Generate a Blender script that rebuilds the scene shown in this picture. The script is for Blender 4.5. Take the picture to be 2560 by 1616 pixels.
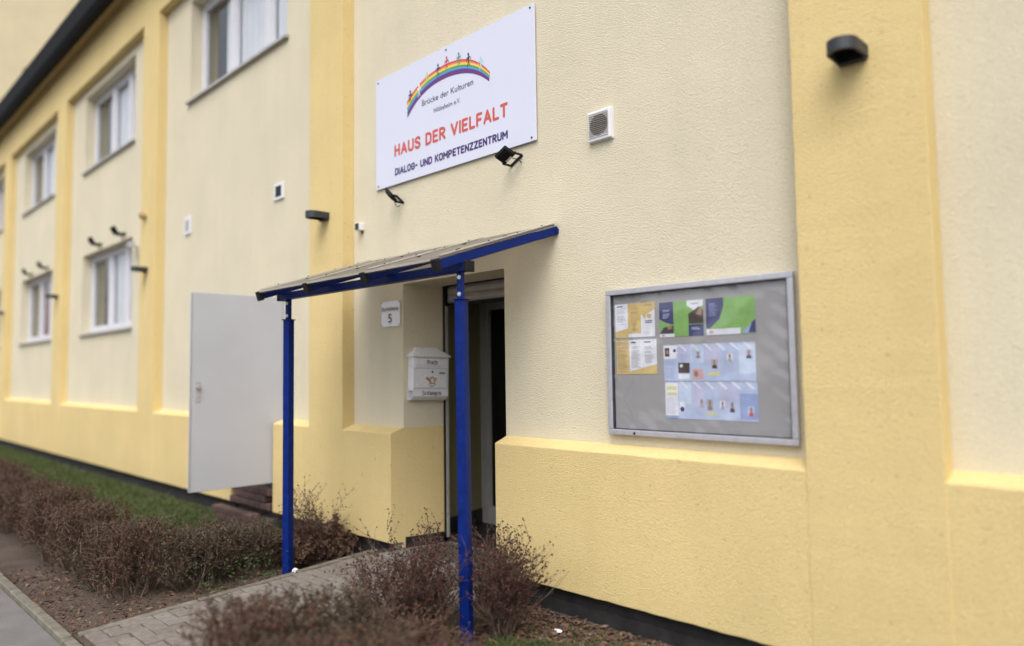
import bpy, bmesh, math, random
from mathutils import Vector, Matrix, noise as mnoise

for o in list(bpy.data.objects):
    bpy.data.objects.remove(o, do_unlink=True)
S = bpy.context.scene
COL = S.collection

# ------------------------------------------------------------------ camera
CAM_H = 1.6
cam_d = bpy.data.cameras.new('camera')
cam = bpy.data.objects.new('camera', cam_d)
COL.objects.link(cam)
right = Vector((0.70544863, 0.70862011, -0.01413385))
down = Vector((-0.05521574, 0.03506574, -0.99785852))
fwd = Vector((-0.706607, 0.70471833, 0.06386406))
m = Matrix((right, -down, -fwd)).transposed().to_4x4()
m.translation = Vector((0, -3.76, CAM_H))
cam.matrix_world = m
cam_d.sensor_fit = 'HORIZONTAL'
cam_d.sensor_width = 36
cam_d.lens = 1830 / 2560 * 36
cam_d.clip_start = 0.05
cam_d.clip_end = 2000
cam_d.dof.use_dof = True
cam_d.dof.focus_distance = 5.15
cam_d.dof.aperture_fstop = 0.46
S.camera = cam

# ------------------------------------------------------------------ sky, sun, exposure
W = bpy.data.worlds.new('World')
S.world = W
W.use_nodes = True
wn = W.node_tree
wn.nodes.clear()
sky = wn.nodes.new('ShaderNodeTexSky')
sky.sky_type = 'NISHITA'
sky.sun_disc = False
SUN_EL, SUN_AZ = 55, 38           # azimuth from -Y towards +X
sky.sun_elevation = math.radians(SUN_EL)
sky.sun_rotation = math.radians(180 - SUN_AZ)
sky.air_density = 1.0
sky.dust_density = 4.0
hs = wn.nodes.new('ShaderNodeHueSaturation')   # milky overcast: most of the blue washed out
hs.inputs['Saturation'].default_value = 0.36
bg = wn.nodes.new('ShaderNodeBackground')
bg.inputs['Strength'].default_value = 0.15
wo = wn.nodes.new('ShaderNodeOutputWorld')
wn.links.new(sky.outputs[0], hs.inputs['Color'])
wn.links.new(hs.outputs[0], bg.inputs['Color'])
wn.links.new(bg.outputs[0], wo.inputs['Surface'])

sd = bpy.data.lights.new('sun', 'SUN')
sd.energy = 1.1
sd.angle = math.radians(55)
sd.color = (1.0, 0.98, 0.95)
sun = bpy.data.objects.new('sun', sd)
COL.objects.link(sun)
el, az = math.radians(SUN_EL), math.radians(SUN_AZ)
to_sun = Vector((math.sin(az) * math.cos(el), -math.cos(az) * math.cos(el), math.sin(el)))
sun.rotation_euler = (-to_sun).to_track_quat('-Z', 'Y').to_euler()
sun.location = to_sun * 30

S.view_settings.view_transform = 'Standard'
S.view_settings.look = 'None'
S.view_settings.gamma = 1.0
S.view_settings.use_curve_mapping = False
S.view_settings.exposure = 0.64
S.render.engine = 'CYCLES'

# ------------------------------------------------------------------ helpers
def RZ(z):
    return z + CAM_H            # heights measured from the eye -> world

class MB:
    """collects polygons, builds ONE mesh object"""
    def __init__(s):
        s.v, s.f, s.m = [], [], []
    def add(s, vs, fs, mi=0):
        b = len(s.v)
        s.v += [tuple(p) for p in vs]
        for f in fs:
            s.f.append([b + i for i in f]); s.m.append(mi)
        return s
    def poly(s, vs, mi=0):
        return s.add(vs, [list(range(len(vs)))], mi)
    def box(s, x0, x1, y0, y1, z0, z1, mi=0):
        v = [(x, y, z) for z in (z0, z1) for y in (y0, y1) for x in (x0, x1)]
        return s.add(v, [(0, 2, 3, 1), (4, 5, 7, 6), (0, 1, 5, 4), (2, 6, 7, 3), (0, 4, 6, 2), (1, 3, 7, 5)], mi)
    def obox(s, c, ax, h, mi=0):
        c = Vector(c)
        v = [c + ax[0] * (h[0] * a) + ax[1] * (h[1] * b) + ax[2] * (h[2] * d) for d in (-1, 1) for b in (-1, 1) for a in (-1, 1)]
        return s.add(v, [(0, 2, 3, 1), (4, 5, 7, 6), (0, 1, 5, 4), (2, 6, 7, 3), (0, 4, 6, 2), (1, 3, 7, 5)], mi)
    def tube(s, p0, p1, r0, r1=None, n=12, mi=0, caps=True):
        p0, p1 = Vector(p0), Vector(p1)
        r1 = r0 if r1 is None else r1
        d = (p1 - p0).normalized()
        u = d.orthogonal().normalized(); w = d.cross(u)
        v = []
        for p, r in ((p0, r0), (p1, r1)):
            for i in range(n):
                a = 2 * math.pi * i / n
                v.append(p + u * (r * math.cos(a)) + w * (r * math.sin(a)))
        f = [(i, (i + 1) % n, n + (i + 1) % n, n + i) for i in range(n)]
        if caps:
            f += [tuple(range(n - 1, -1, -1)), tuple(range(n, 2 * n))]
        return s.add(v, f, mi)
    def path_tube(s, pts, r, n=8, mi=0):
        for a, b in zip(pts[:-1], pts[1:]):
            s.tube(a, b, r, r, n, mi)
        return s
    def extrude(s, prof, vec, mi=0):
        n = len(prof); vec = Vector(vec)
        v = [Vector(p) for p in prof] + [Vector(p) + vec for p in prof]
        f = [tuple(range(n - 1, -1, -1)), tuple(range(n, 2 * n))] + [(i, (i + 1) % n, n + (i + 1) % n, n + i) for i in range(n)]
        return s.add(v, f, mi)
    def build(s, name, mats, parent=None, bevel=0, seg=2, smooth=False, recalc=True, loc=None):
        off = Vector(loc) if loc is not None else (WL.get(parent.name, Vector()) if parent else Vector())
        me = bpy.data.meshes.new(name)
        me.from_pydata([tuple(Vector(p) - off) for p in s.v], [], s.f)
        for mt in (mats if isinstance(mats, (list, tuple)) else [mats]):
            me.materials.append(mt)
        for p, i in zip(me.polygons, s.m):
            p.material_index = i
        if bevel or recalc:
            bm = bmesh.new(); bm.from_mesh(me)
            if bevel:
                bmesh.ops.bevel(bm, geom=list(bm.edges), offset=bevel, segments=seg, affect='EDGES', profile=0.6, clamp_overlap=True)
            bmesh.ops.recalc_face_normals(bm, faces=bm.faces)
            bm.to_mesh(me); bm.free()
        if smooth:
            for p in me.polygons:
                p.use_smooth = True
        o = bpy.data.objects.new(name, me)
        COL.objects.link(o)
        if parent:
            o.parent = parent
            WL[o.name] = off
        else:
            o.location = off
            WL[o.name] = off
        return o
WL = {}

def tag(o, label=None, cat=None, group=None, kind=None):
    if label: o['label'] = label
    if cat: o['category'] = cat
    if group: o['group'] = group
    if kind: o['kind'] = kind
    return o
def thing(name, loc, label, cat, group=None):
    o = bpy.data.objects.new(name, None)
    o.empty_display_size = 0.1
    COL.objects.link(o)
    o.location = loc
    WL[o.name] = Vector(loc)
    return tag(o, label, cat, group)
def copy_tree(root, loc, rz=0.0, sc=1.0):
    r = root.copy(); COL.objects.link(r)
    r.location = loc; r.rotation_euler = (0, 0, rz); r.scale = (sc, sc, sc) if not isinstance(sc, tuple) else sc
    def rec(src, dst):
        for ch in list(src.children):
            c = ch.copy(); COL.objects.link(c); c.parent = dst
            rec(ch, c)
    rec(root, r)
    return r

# ------------------------------------------------------------------ materials
def new_mat(name):
    mt = bpy.data.materials.new(name); mt.use_nodes = True
    nt = mt.node_tree
    return mt, nt, nt.nodes['Principled BSDF']
def plain(name, col, rough=0.6, metal=0.0, var=0.0, vscale=20, bump=0.0, bscale=200, spec=0.5, coat=0.0):
    mt, nt, b = new_mat(name)
    b.inputs['Base Color'].default_value = (*col, 1)
    b.inputs['Roughness'].default_value = rough
    b.inputs['Metallic'].default_value = metal
    b.inputs['Specular IOR Level'].default_value = spec
    b.inputs['Coat Weight'].default_value = coat
    if var or bump:
        tc = nt.nodes.new('ShaderNodeTexCoord')
    if var:
        nz = nt.nodes.new('ShaderNodeTexNoise'); nz.inputs['Scale'].default_value = vscale; nz.inputs['Detail'].default_value = 6
        nt.links.new(tc.outputs['Object'], nz.inputs['Vector'])
        rp = nt.nodes.new('ShaderNodeMapRange')
        rp.inputs['From Min'].default_value = 0.3; rp.inputs['From Max'].default_value = 0.7
        rp.inputs['To Min'].default_value = 1 - var; rp.inputs['To Max'].default_value = 1 + var
        nt.links.new(nz.outputs['Fac'], rp.inputs['Value'])
        mx = nt.nodes.new('ShaderNodeVectorMath'); mx.operation = 'SCALE'
        mx.inputs[0].default_value = col
        nt.links.new(rp.outputs[0], mx.inputs['Scale'])
        nt.links.new(mx.outputs[0], b.inputs['Base Color'])
        r2 = nt.nodes.new('ShaderNodeMapRange'); r2.inputs['To Min'].default_value = max(0, rough - .1); r2.inputs['To Max'].default_value = min(1, rough + .1)
        nt.links.new(nz.outputs['Fac'], r2.inputs['Value']); nt.links.new(r2.outputs[0], b.inputs['Roughness'])
    if bump:
        n2 = nt.nodes.new('ShaderNodeTexNoise'); n2.inputs['Scale'].default_value = bscale; n2.inputs['Detail'].default_value = 4
        nt.links.new(tc.outputs['Object'], n2.inputs['Vector'])
        bp = nt.nodes.new('ShaderNodeBump'); bp.inputs['Strength'].default_value = 1.0; bp.inputs['Distance'].default_value = bump
        nt.links.new(n2.outputs['Fac'], bp.inputs['Height']); nt.links.new(bp.outputs[0], b.inputs['Normal'])
    return mt

def stucco(name, col, grain=1.0):
    """rough render: scratched grains of some 10 mm, faint rain streaks and grime flecks"""
    mt, nt, b = new_mat(name)
    L = nt.links.new
    N = lambda t: nt.nodes.new('ShaderNode' + t)
    tc = N('TexCoord')
    g1 = N('TexNoise'); g1.inputs['Scale'].default_value = 120; g1.inputs['Detail'].default_value = 3; g1.inputs['Roughness'].default_value = .65
    g1.inputs['Distortion'].default_value = .8
    L(tc.outputs['Object'], g1.inputs['Vector'])
    v1 = N('TexVoronoi'); v1.inputs['Scale'].default_value = 150
    L(tc.outputs['Object'], v1.inputs['Vector'])
    ad = N('Math'); ad.operation = 'MULTIPLY_ADD'; ad.inputs[1].default_value = .45
    L(v1.outputs['Distance'], ad.inputs[0]); L(g1.outputs['Fac'], ad.inputs[2])
    big = N('TexNoise'); big.inputs['Scale'].default_value = 6; big.inputs['Detail'].default_value = 3
    L(tc.outputs['Object'], big.inputs['Vector'])
    bp0 = N('Bump'); bp0.inputs['Distance'].default_value = .006; bp0.inputs['Strength'].default_value = .5
    L(big.outputs['Fac'], bp0.inputs['Height'])
    bp = N('Bump'); bp.inputs['Distance'].default_value = .0075 * grain; bp.inputs['Strength'].default_value = .9
    L(ad.outputs[0], bp.inputs['Height']); L(bp0.outputs[0], bp.inputs['Normal'])
    L(bp.outputs[0], b.inputs['Normal'])
    # pigment unevenness, plus grain shade put into the colour
    mp = N('Mapping'); mp.inputs['Scale'].default_value = (2.6, 2.6, .4)
    L(tc.outputs['Object'], mp.inputs['Vector'])
    st = N('TexNoise'); st.inputs['Scale'].default_value = 1.6; st.inputs['Detail'].default_value = 7; st.inputs['Roughness'].default_value = .62
    L(mp.outputs[0], st.inputs['Vector'])
    blot = N('TexNoise'); blot.inputs['Scale'].default_value = 1.1; blot.inputs['Detail'].default_value = 6
    L(tc.outputs['Object'], blot.inputs['Vector'])
    fl = N('TexNoise'); fl.inputs['Scale'].default_value = 38; fl.inputs['Detail'].default_value = 2
    L(tc.outputs['Object'], fl.inputs['Vector'])
    def rng(src, a, c, lo, hi):
        r = N('MapRange'); r.inputs['From Min'].default_value = a; r.inputs['From Max'].default_value = c
        r.inputs['To Min'].default_value = lo; r.inputs['To Max'].default_value = hi
        L(src, r.inputs['Value']); return r.outputs[0]
    k1 = rng(st.outputs['Fac'], .3, .7, .972, 1.015)
    k2 = rng(blot.outputs['Fac'], .3, .7, .95, 1.04)
    k3 = rng(fl.outputs['Fac'], .69, .76, 1.0, .72)
    k4 = rng(g1.outputs['Fac'], .25, .75, .9, 1.08)  # painted shade of the grains: hollows darker, crests lighter
    def mul(a, c):
        q = N('Math'); q.operation = 'MULTIPLY'; L(a, q.inputs[0]); L(c, q.inputs[1]); return q.outputs[0]
    k = mul(mul(k1, k2), mul(k3, k4))
    sc = N('VectorMath'); sc.operation = 'SCALE'; sc.inputs[0].default_value = col
    L(k, sc.inputs['Scale'])
    L(sc.outputs[0], b.inputs['Base Color'])
    b.inputs['Roughness'].default_value = .88
    b.inputs['Specular IOR Level'].default_value = .25
    return mt

M = {}
M['cream'] = stucco('cream_render', (.715, .65, .485))
M['yellow'] = stucco('yellow_render', (.75, .585, .275))
M['paleyellow'] = stucco('pale_yellow_render', (.77, .65, .42))
M['sign'] = plain('sign_white', (.625, .645, .765), .38, var=.012, vscale=3)
M['white'] = plain('white_plastic', (.72, .72, .74), .42, var=.04, vscale=12)
M['pvc'] = plain('white_pvc', (.62, .62, .66), .35, var=.03, vscale=8)
M['enamel'] = plain('white_enamel', (.80, .80, .84), .3, var=.03, vscale=25, coat=.2)
M['bluesteel'] = plain('blue_painted_steel', (.002, .015, .135), .5, var=.22, vscale=18, bump=.0006, bscale=60, spec=.16)
M['black'] = plain('black_plastic', (.012, .012, .013), .6, var=.15, vscale=30, spec=.2)
M['gutter'] = plain('black_sheet_metal', (.008, .008, .009), .75, var=.2, vscale=3, spec=.15)
M['anthracite'] = plain('anthracite_metal', (.026, .029, .037), .5, var=.12, vscale=20)
M['alu'] = plain('anodised_aluminium', (.55, .55, .6), .42, metal=.55, var=.06, vscale=30)
M['steel'] = plain('zinc_steel', (.62, .63, .65), .3, metal=.9, var=.1, vscale=40)
M['doorgrey'] = plain('grey_door_paint', (.45, .46, .505), .45, var=.03, vscale=2.5)
M['panel'] = plain('grey_beige_roof_sheet', (.29, .265, .235), .38, var=.1, vscale=6, spec=.4)
_nt = M['panel'].node_tree
_b = _nt.nodes['Principled BSDF']; _tl = _nt.nodes.new('ShaderNodeBsdfTranslucent'); _tl.inputs['Color'].default_value = (.90, .87, .82, 1)
_mx = _nt.nodes.new('ShaderNodeMixShader'); _mx.inputs[0].default_value = .62
_nt.links.new(_b.outputs[0], _mx.inputs[1]); _nt.links.new(_tl.outputs[0], _mx.inputs[2]); _nt.links.new(_mx.outputs[0], _nt.nodes['Material Output'].inputs['Surface'])
def scuff(mt, col, scale, thr):
    nt = mt.node_tree; b = nt.nodes['Principled BSDF']
    src = b.inputs['Base Color'].links[0].from_socket
    tc = nt.nodes.new('ShaderNodeTexCoord'); nz = nt.nodes.new('ShaderNodeTexNoise'); nz.inputs['Scale'].default_value = scale; nz.inputs['Detail'].default_value = 5; nz.inputs['Roughness'].default_value = .7
    nt.links.new(tc.outputs['Object'], nz.inputs['Vector'])
    mr = nt.nodes.new('ShaderNodeMapRange'); mr.inputs['From Min'].default_value = thr; mr.inputs['From Max'].default_value = thr + .04; mr.inputs['To Max'].default_value = .75
    nt.links.new(nz.outputs['Fac'], mr.inputs['Value'])
    mx = nt.nodes.new('ShaderNodeMix'); mx.data_type = 'RGBA'; mx.inputs[7].default_value = (*col, 1)
    nt.links.new(mr.outputs[0], mx.inputs[0]); nt.links.new(src, mx.inputs[6]); nt.links.new(mx.outputs[2], b.inputs['Base Color'])
scuff(M['bluesteel'], (.10, .10, .13), 42, .66)
scuff(M['doorgrey'], (.30, .29, .29), 9, .70)
M['profile'] = plain('mill_aluminium', (.52, .49, .45), .45, metal=.35, var=.12, vscale=15)
M['bitumen'] = plain('black_bitumen', (.02, .019, .019), .8, var=.5, vscale=9, bump=.004, bscale=40)
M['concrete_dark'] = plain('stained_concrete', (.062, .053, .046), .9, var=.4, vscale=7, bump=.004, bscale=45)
M['concrete'] = plain('grey_concrete', (.19, .175, .155), .9, var=.22, vscale=9, bump=.002, bscale=120)
M['sillmetal'] = plain('sill_sheet_metal', (.40, .385, .37), .45, var=.15, vscale=6)
M['intwall'] = plain('olive_cream_shaded', (.20, .185, .085), .75, var=.06, vscale=4)  # cream-olive paint darkened: the vestibule's shade is in the colour
M['darktile'] = plain('black_tile', (.008, .008, .008), .6, var=.3, vscale=12)
M['mat'] = plain('dark_mat', (.085, .075, .065), .95, var=.3, vscale=60, bump=.004, bscale=150)
M['shutter'] = plain('shutter_slat', (.40, .37, .335), .55, var=.12, vscale=9)
M['brick'] = plain('brown_clinker', (.105, .062, .055), .7, var=.35, vscale=14, bump=.002, bscale=80)
M['curtain'] = plain('white_curtain', (.74, .74, .76), .9, var=.04, vscale=4)  # bright white that imitates the sky reflected in the panes
M['red'] = plain('red_cloth', (.24, .045, .04), .8, var=.2, vscale=9)
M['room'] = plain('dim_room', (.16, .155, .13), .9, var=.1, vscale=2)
M['brass'] = plain('brass', (.62, .42, .14), .28, metal=1.0, var=.12, vscale=60)
M['ink'] = plain('black_ink', (.012, .012, .014), .6)
M['inkgrey'] = plain('grey_ink', (.27, .27, .33), .7)
M['dark_ink'] = plain('dark_print', (.02, .02, .03), .5)
M['redprint'] = plain('red_print', (.56, .085, .06), .42)
M['purpleprint'] = plain('purple_print', (.055, .022, .14), .42)
M['ochre'] = plain('ochre_plastic', (.42, .31, .13), .5)
M['roofdeck'] = plain('roof_felt', (.05, .05, .05), .9, var=.3, vscale=2)
M['paper'] = plain('white_paper', (.86, .87, .93), .65, var=.02, vscale=6)
M['boardgrey'] = plain('grey_board_felt', (.335, .328, .338), .85, var=.05, vscale=5)
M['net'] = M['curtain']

def glass_mat(name, tint=(.92, .95, .97), ior=1.75, rough=.015, wav=0.0, wscale=1.2):
    """pane: what is behind shows through, the sky is mirrored more towards grazing view"""
    mt, nt, b = new_mat(name)
    nt.nodes.remove(b)
    N = lambda t: nt.nodes.new('ShaderNode' + t)
    L = nt.links.new
    tr = N('BsdfTransparent'); tr.inputs['Color'].default_value = (*tint, 1)
    gl = N('BsdfGlossy'); gl.inputs['Roughness'].default_value = rough
    lw = N('LayerWeight'); lw.inputs['Blend'].default_value = .5
    pw = N('Math'); pw.operation = 'POWER'; pw.inputs[1].default_value = 4.0
    fr = N('MapRange'); f0 = ((ior - 1) / (ior + 1)) ** 2
    fr.inputs['To Min'].default_value = f0; fr.inputs['To Max'].default_value = 1.0
    mx = N('MixShader')
    L(lw.outputs['Facing'], pw.inputs[0]); L(pw.outputs[0], fr.inputs['Value'])
    L(fr.outputs[0], mx.inputs[0]); L(tr.outputs[0], mx.inputs[1]); L(gl.outputs[0], mx.inputs[2])
    if wav:
        tc = N('TexCoord'); nz = N('TexNoise'); nz.inputs['Scale'].default_value = wscale; nz.inputs['Detail'].default_value = 1.5
        nz.inputs['Distortion'].default_value = 1.2
        L(tc.outputs['Object'], nz.inputs['Vector'])
        bp = N('Bump'); bp.inputs['Distance'].default_value = wav; bp.inputs['Strength'].default_value = 1
        L(nz.outputs['Fac'], bp.inputs['Height']); L(bp.outputs[0], gl.inputs['Normal']); L(bp.outputs[0], lw.inputs['Normal'])
    L(mx.outputs[0], nt.nodes['Material Output'].inputs['Surface'])
    return mt
M['glass'] = glass_mat('window_glass', ior=2.1, wav=.002, wscale=.9)
M['film'] = glass_mat('clear_film', tint=(.97, .97, .97), ior=1.95, rough=.03, wav=.020, wscale=2.2)
M['darkglass'] = plain('dark_door_glass', (.006, .008, .007), .08, spec=.5)

def random_mat(name, cols, rough=.85, bump=.0, bscale=100, var=.15, vscale=25, spec=.3):
    """one colour per object out of a ramp (Object Info random) with a fine mottling"""
    mt, nt, b = new_mat(name)
    N = lambda t: nt.nodes.new('ShaderNode' + t)
    L = nt.links.new
    oi = N('ObjectInfo'); rp = N('ValToRGB')
    e = rp.color_ramp.elements
    while len(e) < len(cols): e.new(.5)
    for i, c in enumerate(cols):
        e[i].position = i / max(1, len(cols) - 1); e[i].color = (*c, 1)
    L(oi.outputs['Random'], rp.inputs[0])
    tc = N('TexCoord'); nz = N('TexNoise'); nz.inputs['Scale'].default_value = vscale; nz.inputs['Detail'].default_value = 6
    geo = N('NewGeometry')
    L(geo.outputs['Position'], nz.inputs['Vector'])
    mr = N('MapRange'); mr.inputs['From Min'].default_value = .3; mr.inputs['From Max'].default_value = .7
    mr.inputs['To Min'].default_value = 1 - var; mr.inputs['To Max'].default_value = 1 + var
    L(nz.outputs['Fac'], mr.inputs['Value'])
    sc = N('VectorMath'); sc.operation = 'SCALE'; L(rp.outputs[0], sc.inputs[0]); L(mr.outputs[0], sc.inputs['Scale'])
    L(sc.outputs[0], b.inputs['Base Color'])
    b.inputs['Roughness'].default_value = rough; b.inputs['Specular IOR Level'].default_value = spec
    if bump:
        n2 = N('TexNoise'); n2.inputs['Scale'].default_value = bscale; n2.inputs['Detail'].default_value = 4
        L(geo.outputs['Position'], n2.inputs['Vector'])
        bp = N('Bump'); bp.inputs['Distance'].default_value = bump; L(n2.outputs['Fac'], bp.inputs['Height']); L(bp.outputs[0], b.inputs['Normal'])
    return mt
M['paver'] = random_mat('concrete_pavers', [(.145, .126, .109), (.185, .163, .142), (.165, .145, .126), (.205, .183, .16)], bump=.002, bscale=160, var=.2)
M['kerbstone'] = random_mat('kerb_concrete', [(.125, .112, .085), (.17, .155, .125), (.15, .138, .105)], bump=.003, bscale=90, var=.28, vscale=14)

def island_mat(name, cols, rough=.7, spec=.3, trans=0.0):
    """one colour per leaf / twig (random per island)"""
    mt, nt, b = new_mat(name)
    N = lambda t: nt.nodes.new('ShaderNode' + t)
    L = nt.links.new
    g = N('NewGeometry'); rp = N('ValToRGB'); e = rp.color_ramp.elements
    while len(e) < len(cols): e.new(.5)
    for i, c in enumerate(cols):
        e[i].position = i / max(1, len(cols) - 1); e[i].color = (*c, 1)
    L(g.outputs['Random Per Island'], rp.inputs[0])
    L(rp.outputs[0], b.inputs['Base Color'])
    b.inputs['Roughness'].default_value = rough; b.inputs['Specular IOR Level'].default_value = spec
    return mt
M['twig'] = island_mat('bare_twigs', [(.06, .036, .029), (.11, .075, .058), (.20, .15, .115), (.08, .047, .038), (.15, .105, .08)])
M['bud'] = island_mat('red_brown_buds', [(.035, .013, .011), (.055, .020, .016), (.08, .034, .026), (.036, .017, .014), (.11, .022, .018)])
M['hedgebud'] = island_mat('hedge_leaves', [(.060, .026, .018), (.095, .040, .028), (.068, .042, .024), (.11, .056, .038), (.058, .052, .022), (.085, .030, .024)])
M['hedgebud2'] = island_mat('hedge_leaves_olive', [(.058, .035, .024), (.072, .058, .032), (.085, .052, .036), (.06, .055, .028), (.11, .078, .052), (.065, .027, .023)])
M['grass'] = island_mat('grass_blades', [(.042, .078, .018), (.064, .105, .026), (.09, .12, .038), (.13, .125, .058), (.048, .088, .021)], .6)
M['weed'] = island_mat('weed_leaves', [(.03, .06, .016), (.055, .085, .026), (.04, .07, .022)], .55)
M['litter'] = island_mat('dead_leaves', [(.10, .055, .035), (.16, .095, .06), (.075, .04, .03), (.21, .14, .10), (.12, .05, .03)], .8)

def soil_mat():
    mt, nt, b = new_mat('soil')
    N = lambda t: nt.nodes.new('ShaderNode' + t)
    L = nt.links.new
    tc = N('TexCoord')
    a = N('TexNoise'); a.inputs['Scale'].default_value = 5; a.inputs['Detail'].default_value = 8; L(tc.outputs['Object'], a.inputs['Vector'])
    c = N('TexNoise'); c.inputs['Scale'].default_value = 70; c.inputs['Detail'].default_value = 5; L(tc.outputs['Object'], c.inputs['Vector'])
    rp = N('ValToRGB'); e = rp.color_ramp.elements
    e[0].position = .3; e[0].color = (.06, .042, .033, 1); e[1].position = .7; e[1].color = (.135, .105, .085, 1)
    mx = N('Mix'); mx.data_type = 'FLOAT'; mx.inputs[0].default_value = .45
    L(a.outputs['Fac'], mx.inputs[2]); L(c.outputs['Fac'], mx.inputs[3]); L(mx.outputs[0], rp.inputs[0])
    L(rp.outputs[0], b.inputs['Base Color']); b.inputs['Roughness'].default_value = .95; b.inputs['Specular IOR Level'].default_value = .15
    bp = N('Bump'); bp.inputs['Distance'].default_value = .02; L(c.outputs['Fac'], bp.inputs['Height']); L(bp.outputs[0], b.inputs['Normal'])
    return mt
M['soil'] = soil_mat()
M['pavement'] = plain('pavement_concrete', (.15, .14, .135), .9, var=.14, vscale=5, bump=.002, bscale=150)

# ------------------------------------------------------------------ ground
random.seed(4)
def ground_z(x, y):
    z = 0.0 + 0.028 * max(-2.4, min(0, y))
    if y < -2.45: z = -0.14
    near = max(0, 1 - abs(x + 5) / 18)
    if -2.4 < y < .2:
        z += (mnoise.noise(Vector((x * 2.1, y * 2.1, .3))) * .018 + mnoise.noise(Vector((x * 7, y * 7, 2))) * .008) * near
        if -5.45 < x < -3.55: z -= .12           # under the path
        if x > -3.9 and y > -.35: z += .0
    return z
def axis(spec):
    out = []
    for a, b, st in spec:
        n = max(1, int(round((b - a) / st)))
        out += [a + (b - a) * i / n for i in range(n)]
    return out + [spec[-1][1]]
xs = axis([(-900, -40, 215), (-40, -22, 3), (-22, -9, .35), (-9, -6.2, .12), (-6.2, -1.5, .055), (-1.5, 4, .5), (4, 40, 9), (40, 900, 215)])
ys = axis([(-900, -40, 215), (-40, -5, 7), (-5, -2.47, .6), (-2.47, -2.43, .04), (-2.43, -.05, .06), (-.05, .2, .12), (.2, 40, 10), (40, 900, 215)])
g = MB()
nx = len(xs)
g.add([(x, y, ground_z(x, y)) for y in ys for x in xs], [(j * nx + i, j * nx + i + 1, (j + 1) * nx + i + 1, (j + 1) * nx + i) for j in range(len(ys) - 1) for i in range(nx - 1)])
tag(g.build('ground', M['soil'], smooth=True, recalc=False), kind='structure')

pv = MB().box(-60, 30, -6.0, -2.476, -.3, -.062)
tag(pv.build('pavement', M['pavement']), kind='structure')
rd = MB().box(-120, 120, -60, -6.004, -.5, -.12)
tag(rd.build('road', plain('asphalt', (.05, .05, .052), .9, var=.2, vscale=4, bump=.003, bscale=120)), kind='structure')

# kerb edging stones along the pavement, one stone a metre
ke = MB().box(-60, 4, -2.474, -2.402, -.34, -.075)
kerb = tag(ke.build('kerb', M['concrete']), kind='structure')
kmesh = None
x = -24.0
def jitter_box(w, d, h, bev, mat, jit=.004):
    mb = MB().box(-w / 2, w / 2, -d / 2, d / 2, -h, 0)
    o = mb.build('tmp', mat, bevel=bev, seg=1)
    me = o.data; bpy.data.objects.remove(o)
    return me
kmesh = jitter_box(.985, .066, .1, .008, M['kerbstone'])
kmesh.name = 'kerbstone'
def put(name, me, parent, loc, rot=(0, 0, 0)):
    o = bpy.data.objects.new(name, me); COL.objects.link(o)
    o.parent = parent; o.location = loc; o.rotation_euler = rot
    return o
for i in range(19):
    xx = -5.80 - i * 1.0
    put('kerbstone', kmesh, kerb, (xx, -2.438, -.018 + random.uniform(-.006, .006)), (random.uniform(-.01, .01), random.uniform(-.006, .006), random.uniform(-.004, .004)))
for xx in (-4.80, -4.0):
    put('kerbstone', kmesh, kerb, (xx, -2.438, -.028 + random.uniform(-.003, .003)), (0, 0, random.uniform(-.004, .004)))
for i in range(4):
    put('kerbstone', kmesh, kerb, (-3.0 + i * 1.0, -2.438, -.018 + random.uniform(-.005, .005)), (0, 0, random.uniform(-.004, .004)))

# the path: sloping bed, herringbone pavers, edging stones both sides
PX0, PX1 = -5.235, -3.715
def path_z(y):
    return .112 + .0535 * y
bed = MB()
bed.add([(PX0 - .06, 0, -.2), (PX1 + .06, 0, -.2), (PX1 + .06, -2.40, -.3), (PX0 - .06, -2.40, -.3),
         (PX0 - .06, 0, path_z(0) - .012), (PX1 + .06, 0, path_z(0) - .012), (PX1 + .06, -2.40, path_z(-2.4) - .012), (PX0 - .06, -2.40, path_z(-2.4) - .012)],
        [(0, 1, 2, 3), (4, 7, 6, 5), (0, 4, 5, 1), (1, 5, 6, 2), (2, 6, 7, 3), (3, 7, 4, 0)])
path = tag(bed.build('path', M['soil']), kind='structure')
slope = math.atan(.0535)
CW = .1015
ncx, ncy = 15, 21
full = jitter_box(2 * CW - .006, CW - .006, .05, .004, M['paver']); full.name = 'paver'
half = jitter_box(CW - .006, CW - .006, .05, .004, M['paver']); half.name = 'paver_half'
Y_TOP = -.235
def put_paver(me, cx, cy, rz):
    put('paver', me, path, (cx, cy, path_z(cy) + random.uniform(-.0035, .0035)), (slope + random.uniform(-.012, .012), random.uniform(-.012, .012), rz + random.uniform(-.008, .008)))
for j in range(ncy):
    for i in range(ncx):
        k = (i - j) % 4
        cx, cy = PX0 + (i + .5) * CW, Y_TOP - (j + .5) * CW
        if k == 0:
            if i + 1 < ncx: put_paver(full, cx + CW / 2, cy, 0)
            else: put_paver(half, cx, cy, 0)
        elif k == 1 and i == 0:
            put_paver(half, cx, cy, 0)
        elif k == 3:
            if j + 1 < ncy: put_paver(full, cx, cy - CW / 2, math.pi / 2)
            else: put_paver(half, cx, cy, 0)
        elif k == 2 and j == 0:
            put_paver(half, cx, cy, 0)
edge = jitter_box(.055, .735, .25, .006, M['kerbstone']); edge.name = 'edging_stone'
for xx in (PX0 - .032, PX1 + .034):
    for i in range(3):
        cy = -.155 - .37 - i * .745
        put('edging_stone', edge, path, (xx, cy, path_z(cy) + .006 + random.uniform(-.004, .004)), (slope, random.uniform(-.01, .01), random.uniform(-.006, .006)))

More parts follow.
